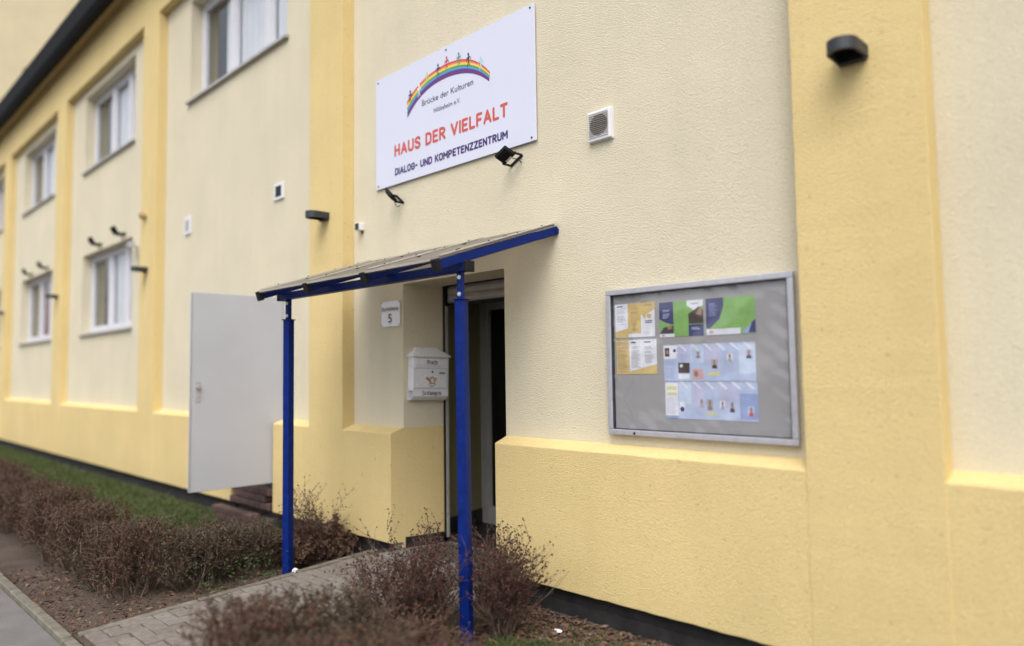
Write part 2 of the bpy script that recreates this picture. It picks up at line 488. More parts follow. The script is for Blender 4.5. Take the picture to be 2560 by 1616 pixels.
# concrete landing with sunk doormat
ld = MB().box(-5.15, -3.80, -.225, -.125, -.1, .105)
ld.box(-5.08, -3.86, -.125, .37, -.1, .118)
landing = tag(ld.build('landing', M['concrete'], bevel=.006, seg=1), kind='structure')
mt_ = thing('doormat', (-4.45, .1, .118), 'dark doormat with a pale rim on the landing before the open entrance', 'doormat')
MB().box(-4.86, -3.98, -.10, .32, .1185, .137).build('mat', M['mat'], mt_, bevel=.003, seg=1)
fr_ = MB()
fr_.box(-4.885, -3.955, -.122, -.103, .1185, .146).box(-4.885, -3.955, .323, .342, .1185, .146).box(-4.885, -4.863, -.102, .322, .1185, .146).box(-3.977, -3.955, -.102, .322, .1185, .146)
fr_.build('rim', M['concrete'], mt_)

# ------------------------------------------------------------------ building
B = thing('office_building', (0, 0, 0), 'long two-storey building with cream walls, yellow pilasters and black roof edge', 'building')
WALL_T = .37
DOOR1 = (-5.09, -3.845, -.3, RZ(.75))
DOOR2 = (-8.178, -7.19, -.3, RZ(.80))
BAYS = [(-9.83, -7.17), (-14.65, -12.02), (-19.36, -16.74), (-24.15, -21.55)]
WZ_UP = (RZ(3.66), RZ(5.03))
WZ_LO = (RZ(.745), RZ(2.135))
holes = [DOOR1, DOOR2]
wins = []
for i, (a, b) in enumerate(BAYS):
    holes.append((a, b, *WZ_UP)); wins.append((a, b, *WZ_UP, 'up', i))
    if i > 0:
        holes.append((a, b, *WZ_LO)); wins.append((a, b, *WZ_LO, 'lo', i))
def wall_grid(x0, x1, z0, z1, holes, y0, y1):
    gx = sorted(set([x0, x1] + [h[0] for h in holes] + [h[1] for h in holes]))
    gz = sorted(set([z0, z1] + [h[2] for h in holes] + [h[3] for h in holes]))
    solid = {}
    for i in range(len(gx) - 1):
        for j in range(len(gz) - 1):
            cx, cz = (gx[i] + gx[i + 1]) / 2, (gz[j] + gz[j + 1]) / 2
            solid[i, j] = not any(h[0] < cx < h[1] and h[2] < cz < h[3] for h in holes)
    mb = MB()
    for (i, j), s in solid.items():
        if not s: continue
        a, b, c, d = gx[i], gx[i + 1], gz[j], gz[j + 1]
        mb.poly([(a, y0, c), (b, y0, c), (b, y0, d), (a, y0, d)])
        mb.poly([(a, y1, d), (b, y1, d), (b, y1, c), (a, y1, c)])
        if not solid.get((i - 1, j)): mb.poly([(a, y0, d), (a, y1, d), (a, y1, c), (a, y0, c)])
        if not solid.get((i + 1, j)): mb.poly([(b, y0, c), (b, y1, c), (b, y1, d), (b, y0, d)])
        if not solid.get((i, j - 1)): mb.poly([(a, y0, c), (a, y1, c), (b, y1, c), (b, y0, c)])
        if not solid.get((i, j + 1)): mb.poly([(b, y0, d), (b, y1, d), (a, y1, d), (a, y0, d)])
    return mb
wall_grid(-30.4, 4.5, .0, 7.3, holes, 0, WALL_T).build('wall', M['cream'], B, recalc=False)

PP = .12
def hand_edges(bm, ax, a, b, step=.045, amp=.0028):
    """cut a plastered member across its length and let its corners waver by a few millimetres"""
    no = Vector((1, 0, 0)) if ax == 0 else Vector((0, 0, 1))
    n = int((b - a) / step)
    for i in range(1, n):
        bmesh.ops.bisect_plane(bm, geom=list(bm.verts) + list(bm.edges) + list(bm.faces), plane_co=no * (a + (b - a) * i / n), plane_no=no)
    for v in bm.verts:
        if v.co.y < -.02:
            t_ = v.co[ax] * 9
            k1_ = mnoise.noise(Vector((t_, v.co.z * .7 if ax == 0 else v.co.x * .7, 3.1))); k2_ = mnoise.noise(Vector((t_ * 2.3, 7.7, v.co.z if ax == 0 else v.co.x)))
            v.co.y += amp * .6 * k1_
            v.co[2 if ax == 0 else 0] += amp * (k1_ + .7 * k2_)
BASE_B, BASE_T, BASE_W = RZ(-1.43), RZ(-.523), RZ(-.478)
PIL = [(4.0, 4.5), (-1.585, -.965), (-6.455, -5.855), (-11.30, -10.68), (-16.07, -15.47), (-20.82, -20.22), (-25.6, -25.0), (-30.4, -29.8)]
for a, b in PIL:
    MB().box(a, b, -PP - .004, -.0005, BASE_B - .0, RZ(5.172)).build('pilaster', M['yellow'], B, bevel=.006, seg=2)
    if -7 < a < 0:
        o = B.children[-1] if False else bpy.data.objects[sorted(c.name for c in B.children if c.name.startswith('pilaster'))[-1]]
        bm = bmesh.new(); bm.from_mesh(o.data); hand_edges(bm, 2, BASE_B, RZ(5.172), .06); bm.to_mesh(o.data); bm.free()
# base course between pilasters and doors, sloped top
edges = sorted([p for p in PIL], key=lambda p: -p[0])
segs = []
for (r, l) in zip(edges[:-1], edges[1:]):
    a, b = l[1], r[0]
    cuts = [(a, b)]
    for dx0, dx1 in ((-5.10, -3.842), (-8.178, -7.19)):
        nc = []
        for s0, s1 in cuts:
            if s0 < dx0 and dx1 < s1: nc += [(s0, dx0), (dx1, s1)]
            else: nc.append((s0, s1))
        cuts = nc
    segs += cuts
for a, b in segs:
    doors_ = (-5.10, -3.842, -8.178, -7.19)
    if a not in doors_: a -= .05
    if b not in doors_: b += .05
    prof = [(a, -.0005, BASE_B), (a, -PP, BASE_B), (a, -PP, BASE_T), (a, -.0005, BASE_W)]
    q = MB().extrude(prof, (b - a, 0, 0))
    q.v = [((-5.09 + .2162 * v[1]) if abs(v[0] + 5.10) < .001 else v[0], v[1], v[2]) for v in q.v]
    o = q.build('base_course', M['yellow'], B)
    bm = bmesh.new(); bm.from_mesh(o.data)
    bmesh.ops.bevel(bm, geom=[e for e in bm.edges if all(v.co.y < -PP + .001 for v in e.verts)], offset=.006, segments=2, affect='EDGES', profile=.6)
    if b > -9: hand_edges(bm, 0, a, b)
    bm.to_mesh(o.data); bm.free()
# dark foundation below, three board-marked courses
for x0, x1 in ((-30.4, -8.178), (-7.19, -5.24), (-3.70, 4.5)):
    pl = MB()
    pl.box(x0, x1, -.055, -.0005, .085, BASE_B + .01)
    pl.box(x0, x1, -.064, -.0005, -.005, .083)
    pl.box(x0, x1, -.058, -.0005, -.25, -.008)
    pl.build('foundation', M['bitumen'], B)
# eaves band, soffit, gutter, flat roof
MB().box(-30.4, 4.5, -PP, -.0005, RZ(5.174), 7.5).build('eaves_band', M['yellow'], B, bevel=.006)
MB().box(-30.4, 4.5, -.30, .4, 7.502, 7.56).build('soffit', M['ochre'], B)
gm = MB()
prof = [(-30.4, -.30, 7.40), (-30.4, -.41, 7.41), (-30.4, -.46, 7.50), (-30.4, -.46, 7.86), (-30.4, -.40, 7.89), (-30.4, -.30, 7.89)]
gm.extrude(prof, (50.5, 0, 0)).build('gutter', M['gutter'], B, bevel=.01)
MB().box(-30.4, 4.5, -.298, 9, 7.562, 7.80).build('roof', M['roofdeck'], B)
MB().box(-30.4, 4.5, 8.7, 9, 0, 7.55).build('rear_wall', M['cream'], B)
MB().box(-30.4, -30.1, .38, 8.69, 0, 7.5).build('side_wall', M['cream'], B)
MB().box(4.2, 4.5, .38, 8.69, 0, 7.5).build('side_wall', M['cream'], B)
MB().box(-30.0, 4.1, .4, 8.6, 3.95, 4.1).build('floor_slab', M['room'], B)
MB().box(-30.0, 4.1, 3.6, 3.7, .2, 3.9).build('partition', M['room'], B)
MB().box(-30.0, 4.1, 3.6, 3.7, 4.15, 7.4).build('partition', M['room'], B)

# windows
def window(a, b, z0, z1, lvl, idx):
    yf = .15
    fw, fd = .055, .07
    f = MB()
    f.box(a + .002, b - .002, yf, yf + fd, z0 + .002, z0 + fw + .02).box(a + .002, b - .002, yf, yf + fd, z1 - fw, z1 - .002)
    zs, ze = z0 + fw + .02, z1 - fw
    f.box(a + .002, a + fw, yf, yf + fd, zs, ze).box(b - fw, b - .002, yf, yf + fd, zs, ze)
    w = (b - a)
    mull = [a + w * .36, a + w * .72] if lvl == 'up' and idx == 0 else [a + w * .40, a + w * .72]
    for mx in mull:
        f.box(mx - .05, mx + .05, yf - .006, yf + fd, zs, ze)
    win = f.build('window', M['pvc'], B, bevel=.004, seg=1)
    cuts = [a + fw] + [c for mx in mull for c in (mx - .05, mx + .05)] + [b - fw]
    for k in range(3):
        p0, p1 = cuts[2 * k], cuts[2 * k + 1]
        sash = MB()
        sw = .05
        sash.box(p0 + .001, p0 + sw, yf + .012, yf + fd - .01, zs + .001, ze - .001).box(p1 - sw, p1 - .001, yf + .012, yf + fd - .01, zs + .001, ze - .001)
        sash.box(p0 + sw, p1 - sw, yf + .012, yf + fd - .01, zs + .001, zs + sw).box(p0 + sw, p1 - sw, yf + .012, yf + fd - .01, ze - sw, ze - .001)
        sash.build('sash', M['pvc'], win)
        MB().poly([(p0 + sw, yf + .04, zs + sw), (p1 - sw, yf + .04, zs + sw), (p1 - sw, yf + .04, ze - sw), (p0 + sw, yf + .04, ze - sw)]).build('pane', M['glass'], win, recalc=False)
    # outer sill
    sl = MB()
    sl.add([(a - .05, -.05, z0 - .045), (b + .05, -.05, z0 - .045), (b + .05, -.05, z0 - .015), (a - .05, -.05, z0 - .015),
            (a - .05, -.001, z0 - .045), (b + .05, -.001, z0 - .045), (b + .05, -.001, z0 - .004), (a - .05, -.001, z0 - .004)],
           [(0, 1, 2, 3), (4, 7, 6, 5), (0, 4, 5, 1), (3, 2, 6, 7), (0, 3, 7, 4), (1, 5, 6, 2)])
    sl.add([(a, -.001, z0 + .001), (b, -.001, z0 + .001), (b, yf, z0 + .02), (a, yf, z0 + .02)], [(0, 1, 2, 3)])
    sl.build('sill', M['sillmetal'], win)
    # folded white sheet behind the glass, standing in for the mirrored sky
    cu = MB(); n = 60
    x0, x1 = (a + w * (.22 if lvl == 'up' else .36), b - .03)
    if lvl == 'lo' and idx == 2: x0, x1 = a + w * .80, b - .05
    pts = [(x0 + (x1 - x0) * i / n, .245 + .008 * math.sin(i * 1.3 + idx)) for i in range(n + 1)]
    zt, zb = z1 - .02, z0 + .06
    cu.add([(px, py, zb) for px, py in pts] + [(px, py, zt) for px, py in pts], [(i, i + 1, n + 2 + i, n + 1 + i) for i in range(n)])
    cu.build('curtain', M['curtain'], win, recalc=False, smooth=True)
    return win
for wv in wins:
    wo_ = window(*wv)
    if wv[4] == 'lo' and wv[5] == 2:
        c = MB(); n = 24  # dark red folded sheet behind the panes of one lower window
        a, b = wv[0] + (wv[1] - wv[0]) * .42, wv[0] + (wv[1] - wv[0]) * .78
        pts = [(a + (b - a) * i / n, .232 + .006 * math.sin(i * 1.6)) for i in range(n + 1)]
        c.add([(px, py, wv[2] + .05) for px, py in pts] + [(px, py, wv[3] - .05) for px, py in pts], [(i, i + 1, n + 2 + i, n + 1 + i) for i in range(n)])
        tag(c.build('curtain', M['red'], wo_, recalc=False, smooth=True), 'dark red folded sheet behind the panes')
# flat red panel just behind the glass of the lower window
rb = MB().box(-13.05, -12.40, .222, .234, RZ(.83), RZ(1.23)).box(-13.04, -12.41, .224, .232, RZ(.83) - .03, RZ(.83))
tag(rb.build('storage_box', M['red'], loc=(-12.72, .228, RZ(.80))), 'flat dark red panel behind the lower window next to the grey camera', 'box')

# entrance: splayed reveal, skirting, shutter, rails, vestibule and inner door
XB0, XB1 = -5.01, -3.93
YB = .37
zt0 = RZ(.75)
for zz0, zz1, mt, nm in ((.0, BASE_W, 'yellow', 'reveal'), (BASE_W, zt0, 'cream', 'reveal')):
    r = MB()
    r.extrude([(-5.0905, .0004, zz0), (XB0, YB, zz0), (-5.0905, YB, zz0)], (0, 0, zz1 - zz0))
    r.build(nm, M[mt], B)
    r = MB()
    r.extrude([(-3.8445, .0004, zz0), (-3.8445, YB, zz0), (XB1, YB, zz0)], (0, 0, zz1 - zz0))
    r.build(nm, M[mt], B)
# skirting tile strip at foot of the left reveal
dv = Vector((XB0 + 5.09, YB, 0)).normalized(); nv = Vector((dv.y, -dv.x, 0))
p0 = Vector((-5.09, 0, 0)) + dv * .012
p1 = Vector((-5.09, 0, 0)) + dv * .374
MB().extrude([p0 + nv * .001 + Vector((0, 0, .05)), p1 + nv * .001 + Vector((0, 0, .05)), p1 + nv * .009 + Vector((0, 0, .05)), p0 + nv * .009 + Vector((0, 0, .05))], (0, 0, RZ(-1.392) - .05)).build('skirting', M['darktile'], B)
# shutter: two slats showing, black bottom bar
sh = MB().box(XB0 - .02, XB1 + .02, YB + .075, YB + .12, RZ(.60), RZ(.78)).build('roller_shutter', M['black'], B)
for z0, z1 in ((RZ(.675), RZ(.745)), (RZ(.598), RZ(.671))):
    q = MB(); n = 5
    prof = [(XB0, YB + .055, z0)]
    prof = [(XB0 + .006, YB + .05 - .014 * math.sin(math.pi * i / n), z0 + (z1 - z0) * i / n) for i in range(n + 1)] + [(XB0 + .006, YB + .07, z1), (XB0 + .006, YB + .07, z0)]
    q.extrude(prof, (XB1 - XB0 - .012, 0, 0)).build('slat', M['shutter'], sh)
MB().box(XB0 + .006, XB1 - .006, YB + .035, YB + .073, RZ(.572), RZ(.596)).build('bottom_bar', M['black'], sh)
for xa, xb in ((XB0 - .0, XB0 + .03), (XB1 - .03, XB1)):
    rl = MB().box(xa, xb, YB + .004, YB + .033, .119, RZ(.745)).build('shutter_rail', M['black'], B)
    e_ = xb + .001 if xa < -4.5 else xa - .009
    MB().box(e_, e_ + .008, YB + .004, YB + .03, .119, RZ(.57)).build('rail_edge', M['sillmetal'], rl)
# vestibule shell (left wall, right wall, ceiling, floor, back wall)
YI = 1.0
vb = MB()
vb.extrude([(-5.03, .374, .13), (-5.215, YI + .1, .13), (-5.35, YI + .1, .13), (-5.35, .374, .13)], (0, 0, 2.6))
vb.extrude([(-3.93, .374, .13), (-3.80, .374, .13), (-3.80, YI + .1, .13), (-3.93, YI + .1, .13)], (0, 0, 2.6))
vb.box(-5.21, -3.93, .50, YI + .1, 2.42, 2.55)
vb.build('vestibule_wall', M['intwall'], B)
MB().box(-5.35, -3.8, .374, YI + 2.2, -.05, .165).build('vestibule_floor', M['darktile'], B)
sk = MB()
d2 = Vector((-.185, YI + .1 - .374, 0)).normalized(); n2 = Vector((d2.y, -d2.x, 0))
a0 = Vector((-5.03, .374, .166)); L_ = .64
for k in range(4):
    q0, q1 = a0 + d2 * (k * L_ / 4 + .002), a0 + d2 * ((k + 1) * L_ / 4 - .002)
    sk.extrude([q0 + n2 * .001, q1 + n2 * .001, q1 + n2 * .01, q0 + n2 * .01], (0, 0, RZ(-1.295) - .166))
sk.build('skirting', M['darktile'], B)
idr = MB()
xa, xb, za, zb = -5.195, -4.03, .168, RZ(.64)
ym = YI
idr.box(xa, xa + .115, ym - .03, ym + .04, za, zb).box(xb - .115, xb, ym - .03, ym + .04, za, zb).box(xa + .115, xb - .115, ym - .03, ym + .04, za, za + .145).box(xa + .115, xb - .115, ym - .03, ym + .04, zb - .07, zb)
M['darkpvc'] = plain('grey_pvc', (.27, .265, .25), .5, var=.06, vscale=6)  # white PVC greyed to carry the vestibule's shade in its colour
idoor = idr.build('inner_door', M['darkpvc'], B, bevel=.004, seg=1)
bead = MB()
bead.box(xa + .115, xa + .135, ym - .012, ym + .02, za + .145, zb - .07).box(xb - .135, xb - .115, ym - .012, ym + .02, za + .145, zb - .07).box(xa + .135, xb - .135, ym - .012, ym + .02, za + .145, za + .165)
bead.build('glazing_bead', M['darkpvc'], idoor)
MB().box(xa + .13, xb - .13, ym + .0, ym + .012, za + .16, zb - .065).build('pane', M['darkglass'], idoor)
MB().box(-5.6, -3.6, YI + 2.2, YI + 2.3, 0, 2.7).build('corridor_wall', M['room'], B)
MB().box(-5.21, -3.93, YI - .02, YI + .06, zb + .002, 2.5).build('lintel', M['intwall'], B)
# second doorway: reveal is the wall itself; dark room behind; grey steel leaf swung open
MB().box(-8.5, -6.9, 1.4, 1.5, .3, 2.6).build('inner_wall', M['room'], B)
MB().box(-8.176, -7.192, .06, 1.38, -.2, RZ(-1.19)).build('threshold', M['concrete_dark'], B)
th = math.radians(92)
hx, hy = -7.205, -.128
ud = Vector((-math.cos(math.radians(88)) * 0 - .02, -1, 0)).normalized()
nd = Vector((-ud.y, ud.x, 0))
if nd.x < 0: nd = -nd
c = Vector((hx, hy, 0)) + ud * .42
lf = MB()
zb_, zt_ = RZ(-1.135), RZ(.802)
hy2 = .02
c = Vector((hx, hy2, (zb_ + zt_) / 2)) + ud * .487 - nd * .02
lf.obox(c, (ud, nd, Vector((0, 0, 1))), (.487, .02, (zt_ - zb_) / 2))
leaf = tag(lf.build('door', M['doorgrey'], B, bevel=.003, seg=1), 'plain grey steel door leaf swung wide open')
hp = Vector((hx, hy2, RZ(-.17))) + ud * .905
hd = MB()
hd.obox(hp + nd * .003, (ud, nd, Vector((0, 0, 1))), (.022, .003, .095))
hd.tube(hp + nd * .006 + Vector((0, 0, .045)), hp + nd * .03 + Vector((0, 0, .045)), .022, .018, 14)
hd.tube(hp + nd * .006 - Vector((0, 0, .045)), hp + nd * .012 - Vector((0, 0, .045)), .012)
hd.build('handle', M['sillmetal'], leaf)
sl2 = MB()
sl2.obox(Vector((hx, hy2, (zb_ + zt_) / 2)) + ud * .972 - nd * .006, (ud, nd, Vector((0, 0, 1))), (.004, .010, (zt_ - zb_) / 2 - .01))
sl2.build('edge_fold', M['alu'], leaf)
for zq in (RZ(-.9), RZ(.55)):
    MB().tube((hx + .008, hy2 + .005, zq), (hx + .008, hy2 + .005, zq + .1), .009).build('hinge', M['alu'], leaf)

# brick steps in front of the second doorway
stp = thing('brick_steps', (-7.68, -.1, 0), 'brown brick steps below the open grey steel door', 'steps')
MB().box(-8.17, -7.20, -.235, .05, -.2, .09).box(-8.17, -7.20, -.03, .05, .0915, .32).build('core', M['concrete_dark'], stp)
bmesh_ = jitter_box(.228, .105, .065, .004, M['brick']); bmesh_.name = 'brick'
for y0, zt, nrow in ((-.29, .165, 2), (-.088, .395, 3)):
    for r in range(nrow):
        for i in range(5):
            xx = -8.165 + (.115 if r % 2 == 0 else .0) + i * .238
            if xx > -7.30 or xx < -8.07: continue
            put('brick', bmesh_, stp, (xx + 7.68, y0 + .1, zt - r * .076 + random.uniform(-.002, .002)), (0, 0, random.uniform(-.008, .008)))

# taller wing closing the row at the far end
T = thing('apartment_block', (-36, 5, 0), 'tall plain pale yellow block rising behind the black roof edge', 'building')
MB().box(-44, -30.5, -1.5, 14, 0, 21).build('wall', M['paleyellow'], T)
MB().box(-44.2, -30.3, -1.7, 14.2, 21.002, 21.4).build('roof', M['roofdeck'], T)
MB().tube((-30.5, 2.1, 12.6), (-30.44, 2.1, 12.6), .09, .09, 12).build('vent_cap', M['black'], T)

# ------------------------------------------------------------------ entrance canopy on two posts
CN = thing('entrance_canopy', (-4.42, -.85, 0), 'blue steel canopy with grey sheet roof on two posts over the entrance', 'canopy')
RX = [-3.325, -4.07, -4.815, -5.56]
YO = -1.05
zt_w, zt_o = RZ(.985), RZ(.648)             # rafter top at wall / at outer end
sl_ = (zt_o - zt_w) / YO
def raf_z(y): return zt_w + sl_ * y
rd_ = Vector((0, YO, zt_o - zt_w)).normalized()
rn_ = Vector((0, -rd_.z, rd_.y)); rn_ = rn_ if rn_.z > 0 else -rn_
for k, rx in enumerate(RX):
    q = MB()
    q.extrude([(rx - .02, -.004, zt_w), (rx - .02, YO, zt_o), (rx - .02, YO, zt_o - .055), (rx - .02, -.004, zt_w - .058)], (.04, 0, 0))
    raf = q.build('rafter', M['bluesteel'], CN, bevel=.004, seg=1)
    # cast end cap
    e = Vector((rx, YO, zt_o - .024)) + rd_ * .016
    MB().obox(e, (Vector((1, 0, 0)), rd_, rn_), (.026, .02, .038)).build('end_cap', M['black'], raf, bevel=.005, seg=1)
    # aluminium cover strip with its rubber lips
    cst = MB()
    a = Vector((rx, -.012, raf_z(-.012))); b = Vector((rx, YO + .01, raf_z(YO + .01)))
    mid = (a + b) / 2 + rn_ * .026; ln = (b - a).length / 2
    cst.obox(mid, (Vector((1, 0, 0)), rd_, rn_), (.026, ln, .003))
    st_ = cst.build('cover_strip', M['profile'], raf)
    for t in (.12, .35, .6, .86):
        p = a + (b - a) * t + rn_ * .029
        MB().tube(p, p + rn_ * .006, .007, .005, 8).build('screw', M['black'], raf)
for k in range(3):
    xa_, xb_ = RX[k] - .003, RX[k + 1] + .003
    q = MB()
    a = Vector((0, -.006, raf_z(-.006))) + rn_ * .006; b = Vector((0, YO - .03, raf_z(YO - .03))) + rn_ * .006
    n = 6
    q.extrude([(xa_, a.y, a.z), (xa_, b.y, b.z), (xa_, b.y + rn_.y * .014, b.z + rn_.z * .014), (xa_, a.y + rn_.y * .014, a.z + rn_.z * .014)], (xb_ - xa_, 0, 0))
    pan = q.build('roof_panel', M['panel'], CN)
    # gasket under the free edge
    g0 = b - rn_ * .003
    MB().obox(((xa_ + xb_) / 2, g0.y + .012, g0.z - .004 + .004), (Vector((1, 0, 0)), rd_, rn_), ((xa_ - xb_) / 2 - .0, .012, .004)).build('edge_seal', M['black'], pan)
    for t in (.3, .68):
        p = a + (b - a) * t + rn_ * .014
        for fx in (.22, .78):
            pp = Vector((xa_ + (xb_ - xa_) * fx, p.y, p.z))
            MB().obox(pp + rn_ * .003, (Vector((1, 0, 0)), rd_, rn_), (.016, .004, .003)).build('clip', M['black'], pan)
# cross beam
YBm = -.85
bz0, bz1 = RZ(.598), RZ(.655)
bm_ = MB()
bm_.box(-5.60, -3.292, YBm - .03, YBm + .03, bz0, bz1)
beam = bm_.build('beam', M['bluesteel'], CN, bevel=.004, seg=1)
MB().box(-3.293, -3.262, YBm - .035, YBm + .035, bz0 - .005, bz1 + .005).build('end_cap', M['black'], beam, bevel=.004, seg=1)
MB().box(-5.632, -5.599, YBm - .035, YBm + .035, bz0 - .005, bz1 + .005).build('end_cap', M['black'], beam, bevel=.004, seg=1)
# wall rail
MB().box(-5.60, -3.30, -.03, -.001, RZ(.93), RZ(.968)).build('wall_rail', M['bluesteel'], CN)
# posts: lower tube, collar plate, telescopic upper tube with bolts
def post(px, lean, zb):
    ang = math.radians(20)
    u = Vector((math.cos(ang), math.sin(ang), 0)); v = Vector((-math.sin(ang), math.cos(ang), 0)); w = Vector((0, 0, 1))
    zc = RZ(.428)
    q = MB()
    hw = .031
    lo = [Vector((px + lean, YBm, zb - .1)) + u * (hw * a) + v * (hw * b) for a, b in ((-1, -1), (1, -1), (1, 1), (-1, 1))]
    hi = [Vector((px, YBm, zc)) + u * (hw * a) + v * (hw * b) for a, b in ((-1, -1), (1, -1), (1, 1), (-1, 1))]
    q.add(lo + hi, [(0, 1, 5, 4), (1, 2, 6, 5), (2, 3, 7, 6), (3, 0, 4, 7), (0, 3, 2, 1), (4, 5, 6, 7)])
    po = q.build('post', M['bluesteel'], CN, bevel=.0045, seg=2)
    MB().obox((px, YBm, zc + .004), (u, v, w), (.041, .041, .004)).build('collar', M['bluesteel'], po, bevel=.003, seg=1)
    MB().obox((px - .004, YBm, (zc + .008 + bz0) / 2), (u, v, w), (.0185, .0185, (bz0 - zc - .008) / 2 - .0005)).build('upper_tube', M['bluesteel'], po, bevel=.003, seg=1)
    for zz in (RZ(.565), RZ(.463)):
        p = Vector((px - .004, YBm, zz)) - v * .0186
        MB().tube(p, p - v * .003, .0125, .0125, 14).build('washer', M['steel'], po)
        MB().tube(p - v * .003, p - v * .010, .006, .006, 6).build('bolt', M['steel'], po)
    p = Vector((px - .004, YBm, RZ(.515))) - v * .0186
    MB().tube(p, p - v * .0012, .0075, .0075, 12).build('bolt_hole', M['ink'], po)
    return po
post(-3.352, .022, .0)
post(-5.49, .006, .0)

# ------------------------------------------------------------------ lettering helpers
def arc(cx, cy, rx, ry, a0, a1, n=10):
    return [(cx + rx * math.cos(math.radians(a0 + (a1 - a0) * i / n)), cy + ry * math.sin(math.radians(a0 + (a1 - a0) * i / n))) for i in range(n + 1)]
GL = {  # rounded condensed capitals: (width, strokes)
 'H': (.46, [[(0, 0), (0, 1)], [(.46, 0), (.46, 1)], [(0, .5), (.46, .5)]]),
 'A': (.54, [[(0, 0), (.27, 1), (.54, 0)], [(.1, .32), (.44, .32)]]),
 'U': (.48, [[(0, 1), (0, .27)] + arc(.24, .25, .24, .25, 180, 360) + [(.48, .27), (.48, 1)]]),
 'S': (.46, [arc(.23, .74, .23, .26, 20, 200, 10) + [(.12, .57), (.34, .45)] + arc(.23, .26, .23, .26, 20, -160, 10)]),
 'D': (.48, [[(0, 0), (0, 1), (.18, 1)] + arc(.18, .72, .30, .28, 90, 0, 6) + arc(.18, .28, .30, .28, 0, -90, 6) + [(0, 0)]]),
 'E': (.40, [[(.40, 0), (0, 0), (0, 1), (.40, 1)], [(0, .51), (.34, .51)]]),
 'R': (.46, [[(0, 0), (0, 1), (.2, 1)] + arc(.2, .75, .25, .25, 90, -90, 10) + [(0, .5)], [(.2, .5), (.46, 0)]]),
 'V': (.54, [[(0, 1), (.27, 0), (.54, 1)]]),
 'I': (.0, [[(0, 0), (0, 1)]]),
 'L': (.38, [[(0, 1), (0, 0), (.38, 0)]]),
 'F': (.38, [[(0, 0), (0, 1), (.38, 1)], [(0, .5), (.32, .5)]]),
 'T': (.46, [[(0, 1), (.46, 1)], [(.23, 1), (.23, 0)]]),
 'O': (.50, [[(0, .28)] + [(0, .72)] + arc(.25, .72, .25, .28, 180, 0, 10) + arc(.25, .28, .25, .28, 0, -180, 10)]),
 'G': (.50, [arc(.25, .72, .25, .28, 10, 180, 8) + arc(.25, .28, .25, .28, 180, 360, 8) + [(.5, .46), (.28, .46)]]),
 'N': (.48, [[(0, 0), (0, 1), (.48, 0), (.48, 1)]]),
 'K': (.46, [[(0, 0), (0, 1)], [(.46, 1), (.02, .42)], [(.14, .56), (.46, 0)]]),
 'M': (.60, [[(0, 0), (0, 1), (.30, .38), (.60, 1), (.60, 0)]]),
 'P': (.46, [[(0, 0), (0, 1), (.2, 1)] + arc(.2, .73, .26, .27, 90, -90, 10) + [(0, .46)]]),
 'Z': (.46, [[(0, 1), (.46, 1), (0, 0), (.46, 0)]]),
 '-': (.26, [[(0, .48), (.26, .48)]]),
}
def stroke_poly(mb, pts, w, to3, lift, mi=0, k=0):
    """a constant-width line with round joints and ends, as flat pieces on a surface"""
    for a, b in zip(pts[:-1], pts[1:]):
        dx, dy = b[0] - a[0], b[1] - a[1]; l = math.hypot(dx, dy)
        if l < 1e-6: continue
        nx_, ny_ = -dy / l * w, dx / l * w
        mb.poly([to3(a[0] + nx_, a[1] + ny_, lift + k * 2e-5), to3(a[0] - nx_, a[1] - ny_, lift + k * 2e-5), to3(b[0] - nx_, b[1] - ny_, lift + k * 2e-5), to3(b[0] + nx_, b[1] + ny_, lift + k * 2e-5)], mi); k += 1
    for p in pts:
        mb.poly([to3(p[0] + w * math.cos(2 * math.pi * i / 10), p[1] + w * math.sin(2 * math.pi * i / 10), lift + k * 2e-5) for i in range(10)], mi); k += 1
    return k
def write_caps(mb, text, x0, x1, z0, h, sw, to3, lift, gap=.27, space=.42):
    tot = 0; xs_ = []
    for ch in text:
        if ch == ' ': tot += space; xs_.append(None); continue
        xs_.append(tot); tot += GL[ch][0] + gap
    tot -= gap
    sx = (x1 - x0 - 2 * sw) / tot; sz = h - 2 * sw
    for ch, gx_ in zip(text, xs_):
        if gx_ is None: continue
        kk = 0
        for stx in GL[ch][1]:
            kk = stroke_poly(mb, [(x0 + sw + (gx_ + p[0]) * sx, z0 + sw + p[1] * sz) for p in stx], sw, to3, lift, 0, kk)
def text_mesh(mb, body, x0, x1, z0, h, to3, lift, mi=0, offset=0.0, shear=0.0, hfit=None):
    """default font, fitted between x0 and x1, capital height h"""
    cu = bpy.data.curves.new('t', 'FONT'); cu.body = body; cu.size = 1.0; cu.fill_mode = 'FRONT'; cu.offset = offset; cu.shear = shear
    cu.resolution_u = 3
    o = bpy.data.objects.new('t', cu); COL.objects.link(o)
    dg = bpy.context.evaluated_depsgraph_get()
    me = bpy.data.meshes.new_from_object(o.evaluated_get(dg))
    xs_ = [v.co.x for v in me.vertices]
    a, b = min(xs_), max(xs_)
    cap = hfit or .73
    vs = [to3(x0 + (v.co.x - a) / (b - a) * (x1 - x0), z0 + v.co.y / cap * h, lift) for v in me.vertices]
    mb.add(vs, [list(p.vertices) for p in me.polygons], mi)
    bpy.data.objects.remove(o); bpy.data.meshes.remove(me); bpy.data.curves.remove(cu)

